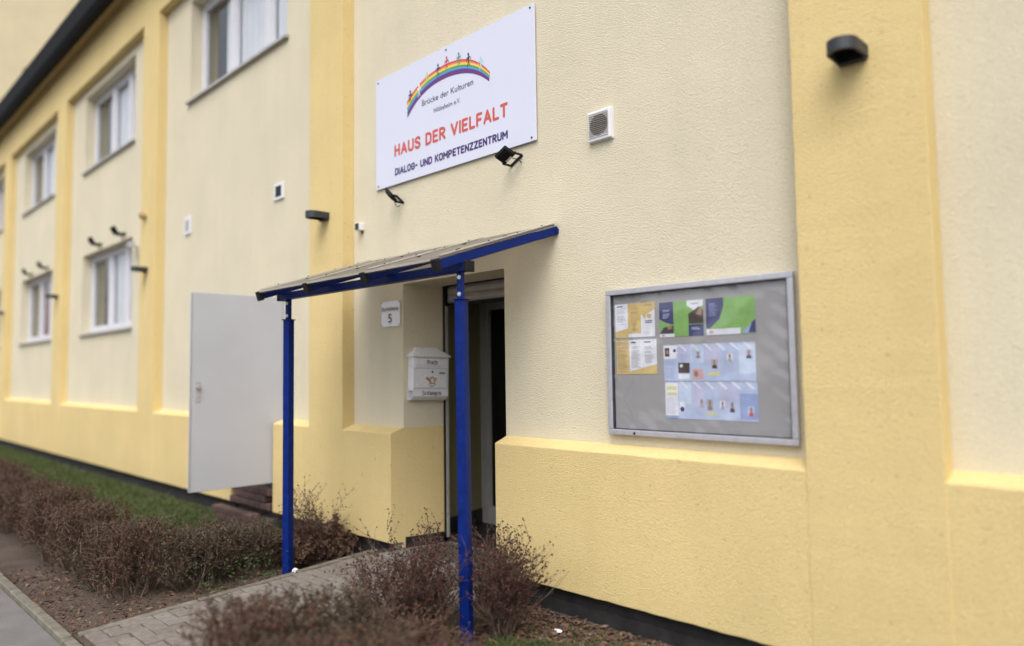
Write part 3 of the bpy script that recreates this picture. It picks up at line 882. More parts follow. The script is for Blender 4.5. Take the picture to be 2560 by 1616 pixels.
def build_words(mb, mat, parent, gap, u=Vector((1, 0, 0)), name='word'):
    """one part per written word: pieces closer than gap along u belong together"""
    U = lambda i: Vector(mb.v[i]).dot(u)
    it = sorted(((min(U(i) for i in f), max(U(i) for i in f), k) for k, f in enumerate(mb.f)))
    groups = []; end = None
    for a, b, k in it:
        if end is None or a > end + gap: groups.append([]); end = b
        groups[-1].append(k); end = max(end, b)
    for gset in groups:
        w = MB()
        for k in gset: w.poly([mb.v[i] for i in mb.f[k]])
        w.build(name, mat, parent, recalc=False)

# ------------------------------------------------------------------ the sign board
SX0, SX1, SZ0, SZ1 = -5.457, -3.478, RZ(1.628), RZ(2.634)
SG = thing('sign_board', (-4.467, 0, SZ0), 'large white rectangular sign with rainbow arch and red HAUS DER VIELFALT lettering', 'sign')
SY = -.022
MB().box(SX0, SX1, SY, -.012, SZ0, SZ1).build('panel', M['sign'], SG, bevel=.0015, seg=1)
MB().box(SX0 + .2, SX1 - .2, -.0118, -.0005, SZ0 + .1, SZ0 + .14).box(SX0 + .2, SX1 - .2, -.0118, -.0005, SZ1 - .14, SZ1 - .1).build('batten', M['alu'], SG)
on_sign = lambda x, z, l: (x, SY - l, z)
t = MB(); write_caps(t, 'HAUS DER VIELFALT', -5.176, -3.760, RZ(1.872), .109, .0116, on_sign, .0012)
build_words(t, M['redprint'], SG, .036)
t = MB(); write_caps(t, 'DIALOG- UND KOMPETENZZENTRUM', -5.169, -3.763, RZ(1.705), .065, .0075, on_sign, .0012, gap=.25)
build_words(t, M['purpleprint'], SG, .024)
t = MB(); text_mesh(t, 'Br\u00fccke der Kulturen', -4.782, -4.138, RZ(2.222), .052, on_sign, .0012, offset=.004)
build_words(t, M['dark_ink'], SG, .0125)
t = MB(); text_mesh(t, 'Hildesheim e.V.', -4.626, -4.292, RZ(2.123), .042, on_sign, .0012, offset=.002)
build_words(t, M['dark_ink'], SG, .009)
# rainbow arch: seven bands between an outer and an inner curve
def lag(pts, x):
    s_ = 0
    for i, (xi, zi) in enumerate(pts):
        q = zi
        for j, (xj, _) in enumerate(pts):
            if j != i: q *= (x - xj) / (xi - xj)
        s_ += q
    return s_
OUT = [(-4.989, 2.318), (-4.728, 2.453), (-4.5, 2.487), (-4.174, 2.433), (-3.945, 2.262)]
INN = [(-4.985, 2.172), (-4.702, 2.343), (-4.5, 2.371), (-4.199, 2.330), (-3.957, 2.192)]
BAND = [(.0, .10, (.52, .045, .045)), (.10, .22, (.68, .17, .075)), (.22, .385, (.75, .56, .09)), (.385, .535, (.09, .30, .075)), (.535, .655, (.09, .29, .62)), (.655, .71, (.05, .05, .28)), (.71, 1.0, (.13, .03, .17))]
for k, (f0, f1, colr) in enumerate(BAND):
    mtb = plain('rainbow_print', colr, .45)
    q = MB(); n = 40
    P0, P1 = [], []
    for i in range(n + 1):
        tt = i / n
        xo = -4.989 + (-3.945 + 4.989) * tt; xi = -4.985 + (-3.957 + 4.985) * tt
        zo, zi = lag(OUT, xo), lag(INN, xi)
        P0.append((xo + (xi - xo) * f0, zo + (zi - zo) * f0)); P1.append((xo + (xi - xo) * f1, zo + (zi - zo) * f1))
    q.add([on_sign(x_, RZ(z_), .001) for x_, z_ in P0] + [on_sign(x_, RZ(z_), .001) for x_, z_ in P1], [(i, i + 1, n + 2 + i, n + 1 + i) for i in range(n)])
    q.build('rainbow_band', mtb, SG, recalc=False)
FIG = [(-4.943, 2.404, .098, (.02, .02, .03)), (-4.82, 2.424, .11, (.80, .80, .86)), (-4.715, 2.50, .075, (.62, .62, .22)), (-4.567, 2.52, .105, (.03, .02, .10)),
       (-4.456, 2.549, .10, (.52, .05, .09)), (-4.307, 2.533, .11, (.10, .27, .15)), (-4.19, 2.491, .107, (.02, .02, .04)), (-4.048, 2.42, .107, (.42, .62, .70))]
for x_, zt__, h_, colr in FIG:
    q = MB()
    zt__ = RZ(zt__)
    to3 = on_sign
    q.poly([to3(x_ + .0095 * math.cos(a_ * .524), zt__ - .012 + .0135 * math.sin(a_ * .524), .0022) for a_ in range(12)])
    q.poly([to3(x_ - .019, zt__ - .034, .0021), to3(x_ - .002, zt__ - .06, .0021), to3(x_ + .003, zt__ - .06, .0021), to3(x_ + .019, zt__ - .03, .0021)])
    w_ = .0026
    stroke_poly(q, [(x_, zt__ - .025), (x_ + .001, zt__ - .064)], .004, to3, .0022)
    stroke_poly(q, [(x_ - .018, zt__ - .034), (x_ - .022, zt__ - .05), (x_ - .021, zt__ - .066)], w_, to3, .0023)
    stroke_poly(q, [(x_ + .018, zt__ - .031), (x_ + .024, zt__ - .046), (x_ + .028, zt__ - .06)], w_, to3, .0024)
    stroke_poly(q, [(x_, zt__ - .06), (x_ - .004, zt__ - .082), (x_ - .012, zt__ - h_)], w_ * 1.2, to3, .0025)
    stroke_poly(q, [(x_ + .001, zt__ - .06), (x_ + .005, zt__ - .08), (x_ + .015, zt__ - h_ + .006)], w_ * 1.2, to3, .0026)
    q.build('painted_figure', plain('figure_print', colr, .45), SG, recalc=False)
for x_, z_ in ((-5.418, RZ(2.603)), (-3.518, RZ(2.608)), (-3.521, RZ(1.654)), (-4.462, RZ(2.604)), (-5.42, RZ(1.656))):
    MB().tube((x_, SY, z_), (x_, SY - .006, z_), .0085, .006, 10).build('screw', M['anthracite'], SG)

# ------------------------------------------------------------------ floodlights
def floodlight(name, loc, roll, tilt, label, group, sc=1.0, bracket=.09):
    """bracket base on the wall, U arms, finned housing facing up and towards the wall"""
    F = thing(name, loc, label, 'floodlight', group)
    cr, sr = math.cos(roll), math.sin(roll)
    u = Vector((cr, 0, sr)); y = Vector((0, -1, 0)); w = Vector((-sr, 0, cr))
    O = Vector(loc)
    P = lambda a, b, c: O + (u * a + y * b + w * c) * sc
    b = MB()
    hw = .064
    for s_ in (-1, 1):
        b.obox((P(s_ * hw, bracket / 2, 0)), (u, y, w), (.003 * sc, (bracket / 2) * sc, .009 * sc))
    b.obox(P(0, .0025, 0), (u, y, w), (.064 * sc, .0025 * sc, .011 * sc))
    b.build('bracket', M['black'], F)
    ca, sa = math.cos(tilt), math.sin(tilt)
    v2 = (y * ca + w * sa).normalized(); n2_ = (w * ca - y * sa).normalized()
    H = MB()
    piv = P(0, bracket - .008, 0)
    cc = piv + v2 * (.036 * sc)
    H.obox(cc, (u, v2, n2_), (.058 * sc, .047 * sc, .010 * sc))
    hs_ = H.build('housing', M['black'], F, bevel=.006 * sc, seg=2)
    rim = MB()
    rim.obox(cc + n2_ * (.0125 * sc), (u, v2, n2_), (.062 * sc, .052 * sc, .0045 * sc))
    rim.build('front_rim', M['black'], F, bevel=.003 * sc, seg=1)
    MB().obox(cc + n2_ * (.0172 * sc), (u, v2, n2_), (.052 * sc, .041 * sc, .0006 * sc)).build('lens', M['darkglass'], F)
    for k in range(7):
        MB().obox(cc - n2_ * (.0135 * sc) + v2 * ((-.022 + .008 * k) * sc), (u, v2, n2_), (.046 * sc, .0014 * sc, .0042 * sc)).build('fin', M['black'], hs_)
    MB().obox(cc - n2_ * (.0105 * sc) - v2 * (.036 * sc), (u, v2, n2_), (.03 * sc, .008 * sc, .0006 * sc)).build('type_plate', M['profile'], hs_)
    for s_ in (-1, 1):
        q = piv + u * (s_ * .066 * sc)
        MB().tube(q - u * (.004 * sc), q + u * (.008 * sc), .008 * sc, .008 * sc, 8).build('knob', M['black'], F)
    # cable loop to the wall
    pts = [P(.02, .07, -.012), P(.045, .06, -.035), P(.05, .035, -.05), P(.035, .012, -.05), P(.03, .001, -.035)]
    MB().path_tube(pts, .0032 * sc, 6).build('cable', M['black'], F)
    return F
floodlight('floodlight', (-3.695, -.0005, RZ(1.528)), math.radians(26), math.radians(28), 'black floodlight under the right part of the white sign showing its finned back', None, 1.0)
floodlight('floodlight', (-5.125, -.0005, RZ(1.492)), math.radians(-38), math.radians(36), 'black floodlight seen edge-on at the left lower corner of the white sign', None, 1.0)
GF = 'pairs of floodlights over the ground-floor windows'
for fx, fz, lab in ((-13.62, 2.215, 'black floodlight over the red panel window, the one farther from the grey camera'), (-12.42, 2.22, 'black floodlight over the red panel window, the one nearer the grey camera'),
                    (-18.42, 2.20, 'black floodlight over the red sheet window, the one farther from the lamp pilaster'), (-17.12, 2.20, 'black floodlight over the red sheet window, the one nearer the lamp pilaster'),
                    (-21.9, 2.20, 'black floodlight over the lower window beyond the red sheet window')):
    floodlight('floodlight', (fx, -.0005, RZ(fz)), 0, math.radians(60), lab, GF, 1.35, .10)

# ------------------------------------------------------------------ wall lamps on the pilasters
def wall_lamp(cx, cz, label, group):
    yb = -PP - .0045
    Lp = thing('wall_lamp', (cx, yb, cz), label, 'wall lamp', group)
    hw, le, h = .07, .205, .03
    out = [(cx - hw, yb, cz)] + [(cx - hw, yb - le + hw, cz)] + [(cx + hw * math.cos(math.radians(180 + i * 15)), yb - le + hw + hw * math.sin(math.radians(180 + i * 15)), cz) for i in range(1, 12)] + [(cx + hw, yb - le + hw, cz), (cx + hw, yb, cz)]
    # ring-shaped body: outer wall, top plate, recessed underside
    q = MB(); n = len(out)
    inn = []
    c0 = Vector((cx, yb - le * .45, cz))
    for p in out:
        v = Vector(p) - c0; v.z = 0
        inn.append(Vector(p) - v * .17)
    lo = [(p[0], p[1], cz - h) for p in out]; hi = [(p[0], p[1], cz + h) for p in out]
    li = [(p[0], p[1], cz - h) for p in inn]; hi2 = [(p[0], p[1], cz + h * .25) for p in inn]
    q.add(lo + hi + li + hi2, [(i, (i + 1) % n, n + (i + 1) % n, n + i) for i in range(n)] + [tuple(range(n, 2 * n))] +
          [(i, 2 * n + i, 2 * n + (i + 1) % n, (i + 1) % n) for i in range(n)] + [(2 * n + i, 3 * n + i, 3 * n + (i + 1) % n, 2 * n + (i + 1) % n) for i in range(n)] + [tuple(range(4 * n - 1, 3 * n - 1, -1))])
    q.build('housing', M['anthracite'], Lp)
    MB().box(cx - .062, cx + .062, yb - .04, yb - .0005, cz - h - .012, cz - h - .0005).build('wall_bracket', M['anthracite'], Lp)
    MB().extrude([(p[0], p[1], cz - h * .1) for p in [Vector(k) * .0 + (c0 + (Vector(k) - c0) * .78) for k in inn]], (0, 0, .006)).build('diffuser', M['darkglass'], Lp)
    return Lp
G_ = 'anthracite wall lamps on the yellow pilasters'
wall_lamp(-1.272, RZ(1.50), 'anthracite wall lamp on the yellow pilaster beside the notice board', G_)
wall_lamp(-6.150, RZ(1.487), 'anthracite wall lamp on the yellow pilaster beside the entrance canopy', G_)
wall_lamp(-11.02, RZ(1.50), 'anthracite wall lamp on the yellow pilaster beyond the open grey door', G_)
wall_lamp(-15.77, RZ(1.50), 'anthracite wall lamp on the yellow pilaster between the two lower windows', G_)
wall_lamp(-20.52, RZ(1.50), 'anthracite wall lamp on the yellow pilaster beyond the red sheet window', G_)

# ------------------------------------------------------------------ vents, sensor, small fittings
V = thing('ventilation_grille', (-2.905, 0, RZ(1.50)), 'square white ventilation grille with round fan opening right of the sign', 'vent')
vx0, vx1, vz0, vz1 = -3.0, -2.815, RZ(1.490), RZ(1.69)
vm = MB().box(vx0, vx1, -.034, -.0005, vz0, vz1)
vm.build('frame', M['white'], V, bevel=.007, seg=2)
MB().box(vx0 - .004, vx1 + .004, -.014, -.0006, vz0 - .004, vz1 + .004).build('flange', M['white'], V)
cxv, czv, rv = (vx0 + vx1) / 2 - .001, (vz0 + vz1) / 2, .071
MB().extrude([(cxv + rv * math.cos(i * math.pi / 20), -.0345, czv + rv * math.sin(i * math.pi / 20)) for i in range(40)], (0, -.0012, 0)).build('fan_opening', M['ink'], V)
for k in range(13):
    zz = czv - .078 + k * .013
    MB().obox((cxv, -.0385, zz), (Vector((1, 0, 0)), Vector((0, .8, -.6)), Vector((0, .6, .8))), (.079, .0036, .0009)).build('louvre', M['profile'] if abs(zz - czv) < .07 else M['white'], V)
def small_vent(x0, x1, z0, z1, label, dark):
    v_ = thing('air_vent', ((x0 + x1) / 2, 0, z0), label, 'vent')
    MB().box(x0, x1, -.02, -.0005, z0, z1).build('frame', M['white'], v_, bevel=.004, seg=1)
    w_ = x1 - x0; h_ = z1 - z0
    MB().box(x0 + w_ * .2, x1 - w_ * .2, -.0216, -.0202, z0 + h_ * .17, z1 - h_ * .17).build('opening', M['ink'] if dark else M['inkgrey'], v_)
    for k in range(5):
        zz = z0 + h_ * (.22 + .14 * k)
        MB().box(x0 + w_ * .2, x1 - w_ * .2, -.0235, -.0218, zz, zz + h_ * .03).build('louvre', M['anthracite'] if dark else M['white'], v_)
small_vent(-7.41, -7.195, RZ(1.875), RZ(2.055), 'small white vent with dark opening above the open grey door', True)
small_vent(-9.92, -9.72, RZ(1.85), RZ(2.085), 'small white slatted vent close to the pilaster beyond the grey door', False)
sb = thing('motion_sensor', (-5.707, 0, RZ(1.30)), 'small white box sensor with dark front beside the yellow pilaster', 'sensor')
MB().box(-5.742, -5.676, -.060, -.001, RZ(1.300), RZ(1.368)).build('housing', M['white'], sb, bevel=.006, seg=2)
MB().box(-5.737, -5.681, -.0645, -.0602, RZ(1.307), RZ(1.362)).build('front', M['darkglass'], sb)
MB().tube((-5.70, -.012, RZ(1.300)), (-5.70, -.012, RZ(1.272)), .009, .006, 10).build('cable_gland', M['black'], sb)
kn = thing('alarm_siren', (-11.09, -PP, RZ(2.28)), 'small ochre siren on the yellow pilaster above its wall lamp', 'siren')
MB().tube((-11.09, -PP - .0045, RZ(2.29)), (-11.09, -PP - .06, RZ(2.29)), .065, .055, 16).build('body', M['ochre'], kn)
MB().tube((-11.09, -PP - .0605, RZ(2.29)), (-11.09, -PP - .09, RZ(2.29)), .045, .035, 16).build('dome', M['ochre'], kn)
sc_ = thing('security_camera', (-11.80, 0, RZ(1.93)), 'small grey camera at the upper corner of the lower window', 'camera')
MB().tube((-11.80, -.001, RZ(1.95)), (-11.80, -.10, RZ(1.95)), .02, .02, 10).build('arm', M['alu'], sc_)
MB().tube((-11.85, -.10, RZ(1.955)), (-11.55, -.16, RZ(1.935)), .045, .045, 12).build('housing', M['alu'], sc_)

# ------------------------------------------------------------------ house number sheet
hn = thing('house_number_sheet', (-5.26, 0, RZ(.39)), 'laminated white paper sheet with a street name and 5 beside the entrance', 'sheet')
hm = MB(); n = 10
hx0, hx1, hz0, hz1 = -5.398, -5.121, RZ(.392), RZ(.613)
gv, gf = [], []
for j in range(n + 1):
    for i in range(n + 1):
        x_ = hx0 + (hx1 - hx0) * i / n; z_ = hz0 + (hz1 - hz0) * j / n
        y_ = -.006 - .0035 * (1 + mnoise.noise(Vector((x_ * 5, z_ * 22, 1.0)))) 
        gv.append((x_, y_, z_))
gf = [(j * (n + 1) + i, j * (n + 1) + i + 1, (j + 1) * (n + 1) + i + 1, (j + 1) * (n + 1) + i) for j in range(n) for i in range(n)]
nb = len(gv)
gv2 = [(a, b + .0015, c) for a, b, c in gv]
hm.add(gv + gv2, gf + [[k + nb for k in reversed(f)] for f in gf])
hm.build('sheet', M['paper'], hn, recalc=False, smooth=True)
on_sheet = lambda x, z, l: (x, -.0165 - l, z)
t = MB(); text_mesh(t, 'Bischofskamp', hx0 + .016, hx1 - .018, RZ(.533), .036, on_sheet, 0, offset=.006)
t.build('lettering', M['dark_ink'], hn, recalc=False)
t = MB(); text_mesh(t, '5', -5.290, -5.236, RZ(.428), .078, on_sheet, 0, offset=.008)
t.build('lettering', M['dark_ink'], hn, recalc=False)
for x_, z_ in ((hx0 + .01, hz1 - .01), (hx1 - .01, hz1 - .01), (hx0 + .01, hz0 + .012), (hx1 - .01, hz0 + .012)):
    MB().tube((x_, -.004, z_), (x_, -.018, z_), .0035, .0035, 8).build('pin', M['ink'], hn)

# ------------------------------------------------------------------ letter box on the left reveal
LB = thing('letter_box', (-5.05, .2, RZ(-.25)), 'white hipped-roof letter box with gold post horn on the entrance reveal', 'letter box')
tl = math.radians(-1.6)
LO = Vector((-5.09, 0, 0)) + dv * .205 + Vector((0, 0, RZ(-.02)))
us = dv * math.cos(tl) + Vector((0, 0, 1)) * math.sin(tl)
ws = Vector((0, 0, 1)) * math.cos(tl) - dv * math.sin(tl)
LP = lambda s_, z_, off: LO + us * s_ + ws * z_ + nv * off      # along the reveal, up, out
DP = .115
def lbox(mb, s0, s1, z0, z1, o0, o1, mi=0):
    return mb.obox(LP((s0 + s1) / 2, (z0 + z1) / 2, (o0 + o1) / 2), (us, nv, ws), ((s1 - s0) / 2, (o1 - o0) / 2, (z1 - z0) / 2), mi)
HW = .166
q = MB(); lbox(q, -HW, HW, -.138, .138, .002, DP)
q.build('body', M['enamel'], LB, bevel=.003, seg=2)
q = MB()
ov = .016
e0 = [LP(-HW - ov, .1385, .001), LP(HW + ov, .1385, .001), LP(HW + ov, .1385, DP + ov), LP(-HW - ov, .1385, DP + ov)]
e1 = [p + ws * .010 for p in e0]
tp = [LP(-.10, .225, .001), LP(.10, .225, .001), LP(.10, .225, .012), LP(-.10, .225, .012)]
q.add(e0 + e1 + tp, [(0, 1, 2, 3), (0, 4, 5, 1), (1, 5, 6, 2), (2, 6, 7, 3), (3, 7, 4, 0), (4, 8, 9, 5), (5, 9, 10, 6), (6, 10, 11, 7), (7, 11, 8, 4), (8, 11, 10, 9)])
q.build('roof', M['enamel'], LB, bevel=.003, seg=2)
q = MB(); lbox(q, -.147, .147, .062, .127, DP + .0005, DP + .008)
flap = q.build('letter_flap', M['enamel'], LB, bevel=.004, seg=2)
q = MB(); lbox(q, -.150, .150, -.124, .040, DP + .0005, DP + .005)
ldoor = q.build('door', M['enamel'], LB, bevel=.002, seg=2)
q = MB()
for a_, b_, c_, d_ in ((-.153, .153, .0405, .0435), (-.153, .153, -.1275, -.1245), (-.1535, -.1505, -.1245, .0405), (.1505, .1535, -.1245, .0405), (-.150, .150, .128, .131)):
    lbox(q, a_, b_, c_, d_, DP - .001, DP + .0012)
q.build('door_gap', M['inkgrey'], LB)
# newspaper tube below: open at the near end
q = MB()
prof = [LP(-HW, -.1385, .002), LP(-HW, -.1385, DP), LP(-HW, -.195, DP), LP(-HW, -.228, DP - .045), LP(-HW, -.228, .002)]
pin_ = [LP(-HW, -.147, .010), LP(-HW, -.147, DP - .006), LP(-HW, -.192, DP - .006), LP(-HW, -.221, DP - .05), LP(-HW, -.221, .010)]
fv = us * (2 * HW)
v_ = prof + [p + fv for p in prof] + pin_ + [p + fv for p in pin_]
fs_ = [(i, (i + 1) % 5, 5 + (i + 1) % 5, 5 + i) for i in range(5)] + [(10 + i, 15 + i, 15 + (i + 1) % 5, 10 + (i + 1) % 5) for i in range(5)] + [(i, 10 + i, 10 + (i + 1) % 5, (i + 1) % 5) for i in range(5)] + [(5 + i, 5 + (i + 1) % 5, 15 + (i + 1) % 5, 15 + i) for i in range(5)]
q.add(v_, fs_); q.build('newspaper_holder', M['enamel'], LB)
on_flap = lambda x, z, l: tuple(LP(x, z, DP + .0085 + l))
on_news = lambda x, z, l: tuple(LP(x, z, DP + .0012 + l))
on_door = lambda x, z, l: tuple(LP(x, z, DP + .0056 + l))
# broken-script letters written with a slanted broad nib
FR = {
 'B': (.80, [[(.0, .78), (.12, .95), (.22, .82), (.20, .1), (.08, .0)], [(.20, .95), (.42, 1.0), (.62, .85), (.60, .62), (.40, .52)], [(.40, .52), (.66, .42), (.70, .18), (.48, .0), (.22, .04)]]),
 'Z': (.66, [[(.02, .85), (.20, 1.0), (.52, .92), (.46, .74), (.16, .58)], [(.2, .58), (.50, .46), (.56, .12), (.36, -.14), (.06, -.02)]]),
 'r': (.40, [[(.0, .62), (.12, .70), (.12, .10), (.22, .0)], [(.14, .56), (.30, .70), (.40, .60)]]),
 'i': (.26, [[(.0, .62), (.12, .70), (.12, .10), (.24, .0)], [(.10, .92), (.16, .96)]]),
 'e': (.42, [[(.28, .60), (.14, .70), (.06, .56), (.08, .10), (.20, .0), (.38, .12)], [(.08, .40), (.34, .60), (.26, .70)]]),
 'f': (.38, [[(.38, .92), (.24, 1.0), (.12, .86), (.12, -.20)], [(.0, .66), (.32, .68)]]),
 't': (.34, [[(.12, .92), (.12, .12), (.24, .0), (.34, .08)], [(.0, .66), (.30, .68)]]),
 'u': (.46, [[(.0, .62), (.10, .70), (.10, .12), (.20, .0), (.34, .10)], [(.34, .70), (.34, .10), (.44, .0)]]),
 'n': (.48, [[(.0, .62), (.10, .70), (.10, .0)], [(.12, .58), (.26, .70), (.36, .58), (.36, .10), (.46, .0)]]),
 'g': (.46, [[(.30, .62), (.16, .70), (.06, .54), (.08, .14), (.20, .04), (.34, .14)], [(.34, .70), (.34, -.10), (.20, -.26), (.02, -.20)]]),
}
def write_broken(mb, text, x0, x1, z0, h, to3, nib=.10, gap=.10):
    tot = 0; pos = []
    for ch in text: pos.append(tot); tot += FR[ch][0] + gap
    sx = (x1 - x0) / (tot - gap)
    k = 0
    for ch, g_ in zip(text, pos):
        for stx in FR[ch][1]:
            for a, b in zip(stx[:-1], stx[1:]):
                pa = (x0 + (g_ + a[0]) * sx, z0 + a[1] * h); pb = (x0 + (g_ + b[0]) * sx, z0 + b[1] * h)
                nx_, nz_ = nib * h * .9, nib * h * .55
                mb.poly([to3(pa[0] - nx_, pa[1] - nz_, k * 1e-5), to3(pb[0] - nx_, pb[1] - nz_, k * 1e-5), to3(pb[0] + nx_, pb[1] + nz_, k * 1e-5), to3(pa[0] + nx_, pa[1] + nz_, k * 1e-5)]); k += 1
                mb.poly([to3(pb[0] - nx_, pb[1] - nz_, k * 1e-5), to3(pb[0] + nx_, pb[1] - nz_ * .4, k * 1e-5), to3(pb[0] + nx_, pb[1] + nz_, k * 1e-5), to3(pb[0] - nx_, pb[1] + nz_ * .4, k * 1e-5)]); k += 1
t = MB(); write_broken(t, 'Briefe', -.047, .058, .078, .034, on_flap); t.build('lettering', M['ink'], flap, recalc=False)
t = MB(); write_broken(t, 'Zeitungen', -.085, .096, -.183, .034, on_news); t.build('lettering', M['ink'], LB, recalc=False)
# post horn, lock, name plate, slot
q = MB()
ring = [Vector(on_door(.006 + .021 * math.cos(math.radians(a_)), -.060 + .028 * math.sin(math.radians(a_)), .004)) for a_ in range(0, 361, 20)]
q.path_tube(ring, .0042, 8)
bell = [(-.048, -.036, .004, .0130), (-.036, -.046, .005, .0085), (-.026, -.062, .005, .0052), (-.012, -.080, .005, .0042), (.010, -.088, .005, .0042), (.026, -.074, .005, .004), (.038, -.054, .004, .0036), (.046, -.036, .004, .0042)]
for (a1_, a2_, a3_, r1_), (b1_, b2_, b3_, r2_) in zip(bell[:-1], bell[1:]):
    q.tube(on_door(a1_, a2_, a3_), on_door(b1_, b2_, b3_), r1_, r2_, 8)
q.tube(on_door(-.030, -.098, .003), on_door(-.008, -.082, .004), .003, .004, 6).tube(on_door(.040, -.098, .003), on_door(.020, -.082, .004), .003, .004, 6)
q.build('post_horn', M['brass'], ldoor)
MB().tube(on_door(.010, .012, 0), on_door(.010, .012, .006), .009, .008, 14).build('lock', M['ink'], ldoor)
q = MB(); lbox(q, .072, .130, -.006, .012, DP + .0055, DP + .0075); q.build('name_plate', M['inkgrey'], ldoor)
q = MB(); lbox(q, -.012, .026, -.112, -.107, DP + .0055, DP + .0065); q.build('slot', M['ink'], ldoor)

# ------------------------------------------------------------------ notice board with papers
NB = thing('notice_board', (-2.265, 0, RZ(-.42)), 'aluminium framed grey notice board under clear film between entrance and pilaster', 'notice board')
nx0, nx1, nz0, nz1 = -2.878, -1.652, RZ(-.414), RZ(.496)
MB().box(nx0 + .01, nx1 - .01, -.012, -.0006, nz0 + .01, nz1 - .01).build('back_panel', M['boardgrey'], NB)
fw_ = .034
for a_, b_, c_, d_ in ((nx0, nx1, nz1 - fw_, nz1), (nx0, nx1, nz0, nz0 + fw_), (nx0, nx0 + fw_, nz0 + fw_ + .0005, nz1 - fw_ - .0005), (nx1 - fw_, nx1, nz0 + fw_ + .0005, nz1 - fw_ - .0005)):
    MB().box(a_, b_, -.044, -.0125, c_, d_).build('frame_bar', M['alu'], NB, bevel=.005, seg=2)
bdm = MB()
i0, i1, j0, j1 = nx0 + fw_, nx1 - fw_, nz0 + fw_, nz1 - fw_
for a_, b_, c_, d_ in ((i0, i1, j1 - .006, j1), (i0, i1, j0, j0 + .006), (i0, i0 + .006, j0 + .006, j1 - .006), (i1 - .006, i1, j0 + .006, j1 - .006)):
    bdm.box(a_, b_, -.034, -.0125, c_, d_)
bdm.build('seal', M['anthracite'], NB)
# wavy clear film
fm = MB(); n1, n2f = 48, 36
for j in range(n2f + 1):
    for i in range(n1 + 1):
        u_, w_ = i / n1, j / n2f
        x_ = i0 + .006 + (i1 - i0 - .012) * u_; z_ = j0 + .006 + (j1 - j0 - .012) * w_
        ed = min(u_, 1 - u_, w_, 1 - w_)
        y_ = -.026 + .018 * min(1, ed * 8) * mnoise.noise(Vector((x_ * 4.2, z_ * 3.4, 7.3))) + .004 * math.exp(-ed * 14) * math.sin((u_ + w_) * 46)
        fm.v.append((x_, max(-.036, min(-.0165, y_)), z_))
fm.f = [(j * (n1 + 1) + i, j * (n1 + 1) + i + 1, (j + 1) * (n1 + 1) + i + 1, (j + 1) * (n1 + 1) + i) for j in range(n2f) for i in range(n1)]
fm.m = [0] * len(fm.f)
fm.build('cover_film', M['film'], NB, recalc=False, smooth=True)
MB().tube((-2.677, -.044, RZ(-.399)), (-2.677, -.048, RZ(-.399)), .008, .008, 12).build('lock', M['ink'], NB)

PM = {k: plain('print_' + k, v, .6, var=.13, vscale=14) for k, v in dict(white=(.74, .75, .83), yellow=(.62, .47, .19), navy=(.045, .045, .16), green=(.22, .42, .12), darkphoto=(.06, .04, .04), skin=(.34, .19, .14), paleblue=(.46, .54, .74), skyblue=(.55, .65, .82), lilac=(.52, .53, .72), midblue=(.30, .37, .63), grey=(.42, .42, .46), pink=(.62, .40, .42), lemon=(.66, .62, .28), brown=(.30, .21, .18), red=(.5, .08, .08)).items()}
PK = list(PM)
def poster(name, x0, x1, z0, z1, base, items, label, skew=0.0):
    q = MB()
    y0 = -.0142
    q.box(x0, x1, y0, y0 + .0008, z0, z1, PK.index(base))
    w_, h_ = x1 - x0, z1 - z0
    for k, (pts, mname) in enumerate(items):
        q.poly([(x0 + w_ * a_, y0 - .0002 - k * .00002, z0 + h_ * b_) for a_, b_ in pts], PK.index(mname))
    o = q.build(name, [PM[k] for k in PK], loc=((x0 + x1) / 2, y0, z0), recalc=False)
    return tag(o, label, 'poster')
rect = lambda a, b, c, d: [(a, c), (b, c), (b, d), (a, d)]
def lines(a, b, ztop, zbot, n, mname, seed, thick=.35):
    rr = random.Random(seed); out = []
    st = (ztop - zbot) / n
    for i in range(n):
        if rr.random() < .12: continue
        z_ = ztop - i * st
        out.append((rect(a, a + (b - a) * rr.uniform(.62, 1.0), z_ - st * thick, z_), mname))
    return out
def oval(cx, cy, rx, ry): return [(cx + rx * math.cos(i * .628), cy + ry * math.sin(i * .628)) for i in range(10)]
poster('leaflet', -2.826, -2.528, RZ(.191), RZ(.403), 'yellow',
       [([(0, 1), (0, .18), (.33, .27), (.33, 1)], 'white'), (rect(.34, .66, .0, .11), 'white'), ([(.66, 0), (1, 0), (1, .78), (.80, .66), (.76, .5), (.70, .62), (.66, .64)], 'white'), ([(.80, .56), (.90, .52), (.92, .64), (.82, .68)], 'yellow'), ([(.66, .06), (.86, .18), (.92, .36), (.7, .42)], 'white')]
       + [(oval(.84, .90, .11, .03), 'brown'), (oval(.84, .885, .10, .022), 'yellow'), (rect(.05, .2, .91, .945), 'dark' if 0 else 'darkphoto'), (rect(.76, .94, .44, .47), 'navy'), (rect(.76, .93, .395, .42), 'navy')]
       + lines(.05, .28, .87, .36, 13, 'grey', 1) + lines(.40, .62, .84, .68, 5, 'brown', 2, .25) + lines(.44, .58, .42, .16, 7, 'brown', 3, .25) + lines(.72, .95, .14, .04, 2, 'grey', 4), 'yellow and white three-fold leaflet with a world map shape on the notice board')
poster('leaflet', -2.821, -2.520, RZ(-.037), RZ(.175), 'yellow',
       [([(.33, 1), (.33, .08), (1, .28), (1, 1)], 'white'), (rect(.665, .668, .1, 1), 'grey')] + lines(.03, .30, .94, .05, 26, 'brown', 5, .3) + lines(.38, .62, .80, .16, 17, 'grey', 6, .4) + lines(.71, .95, .80, .30, 14, 'grey', 7, .4) + [(rect(.37, .5, .91, .94), 'darkphoto'), (rect(.70, .86, .91, .94), 'darkphoto')],
       'yellow and white leaflet full of text lines below the world map leaflet')
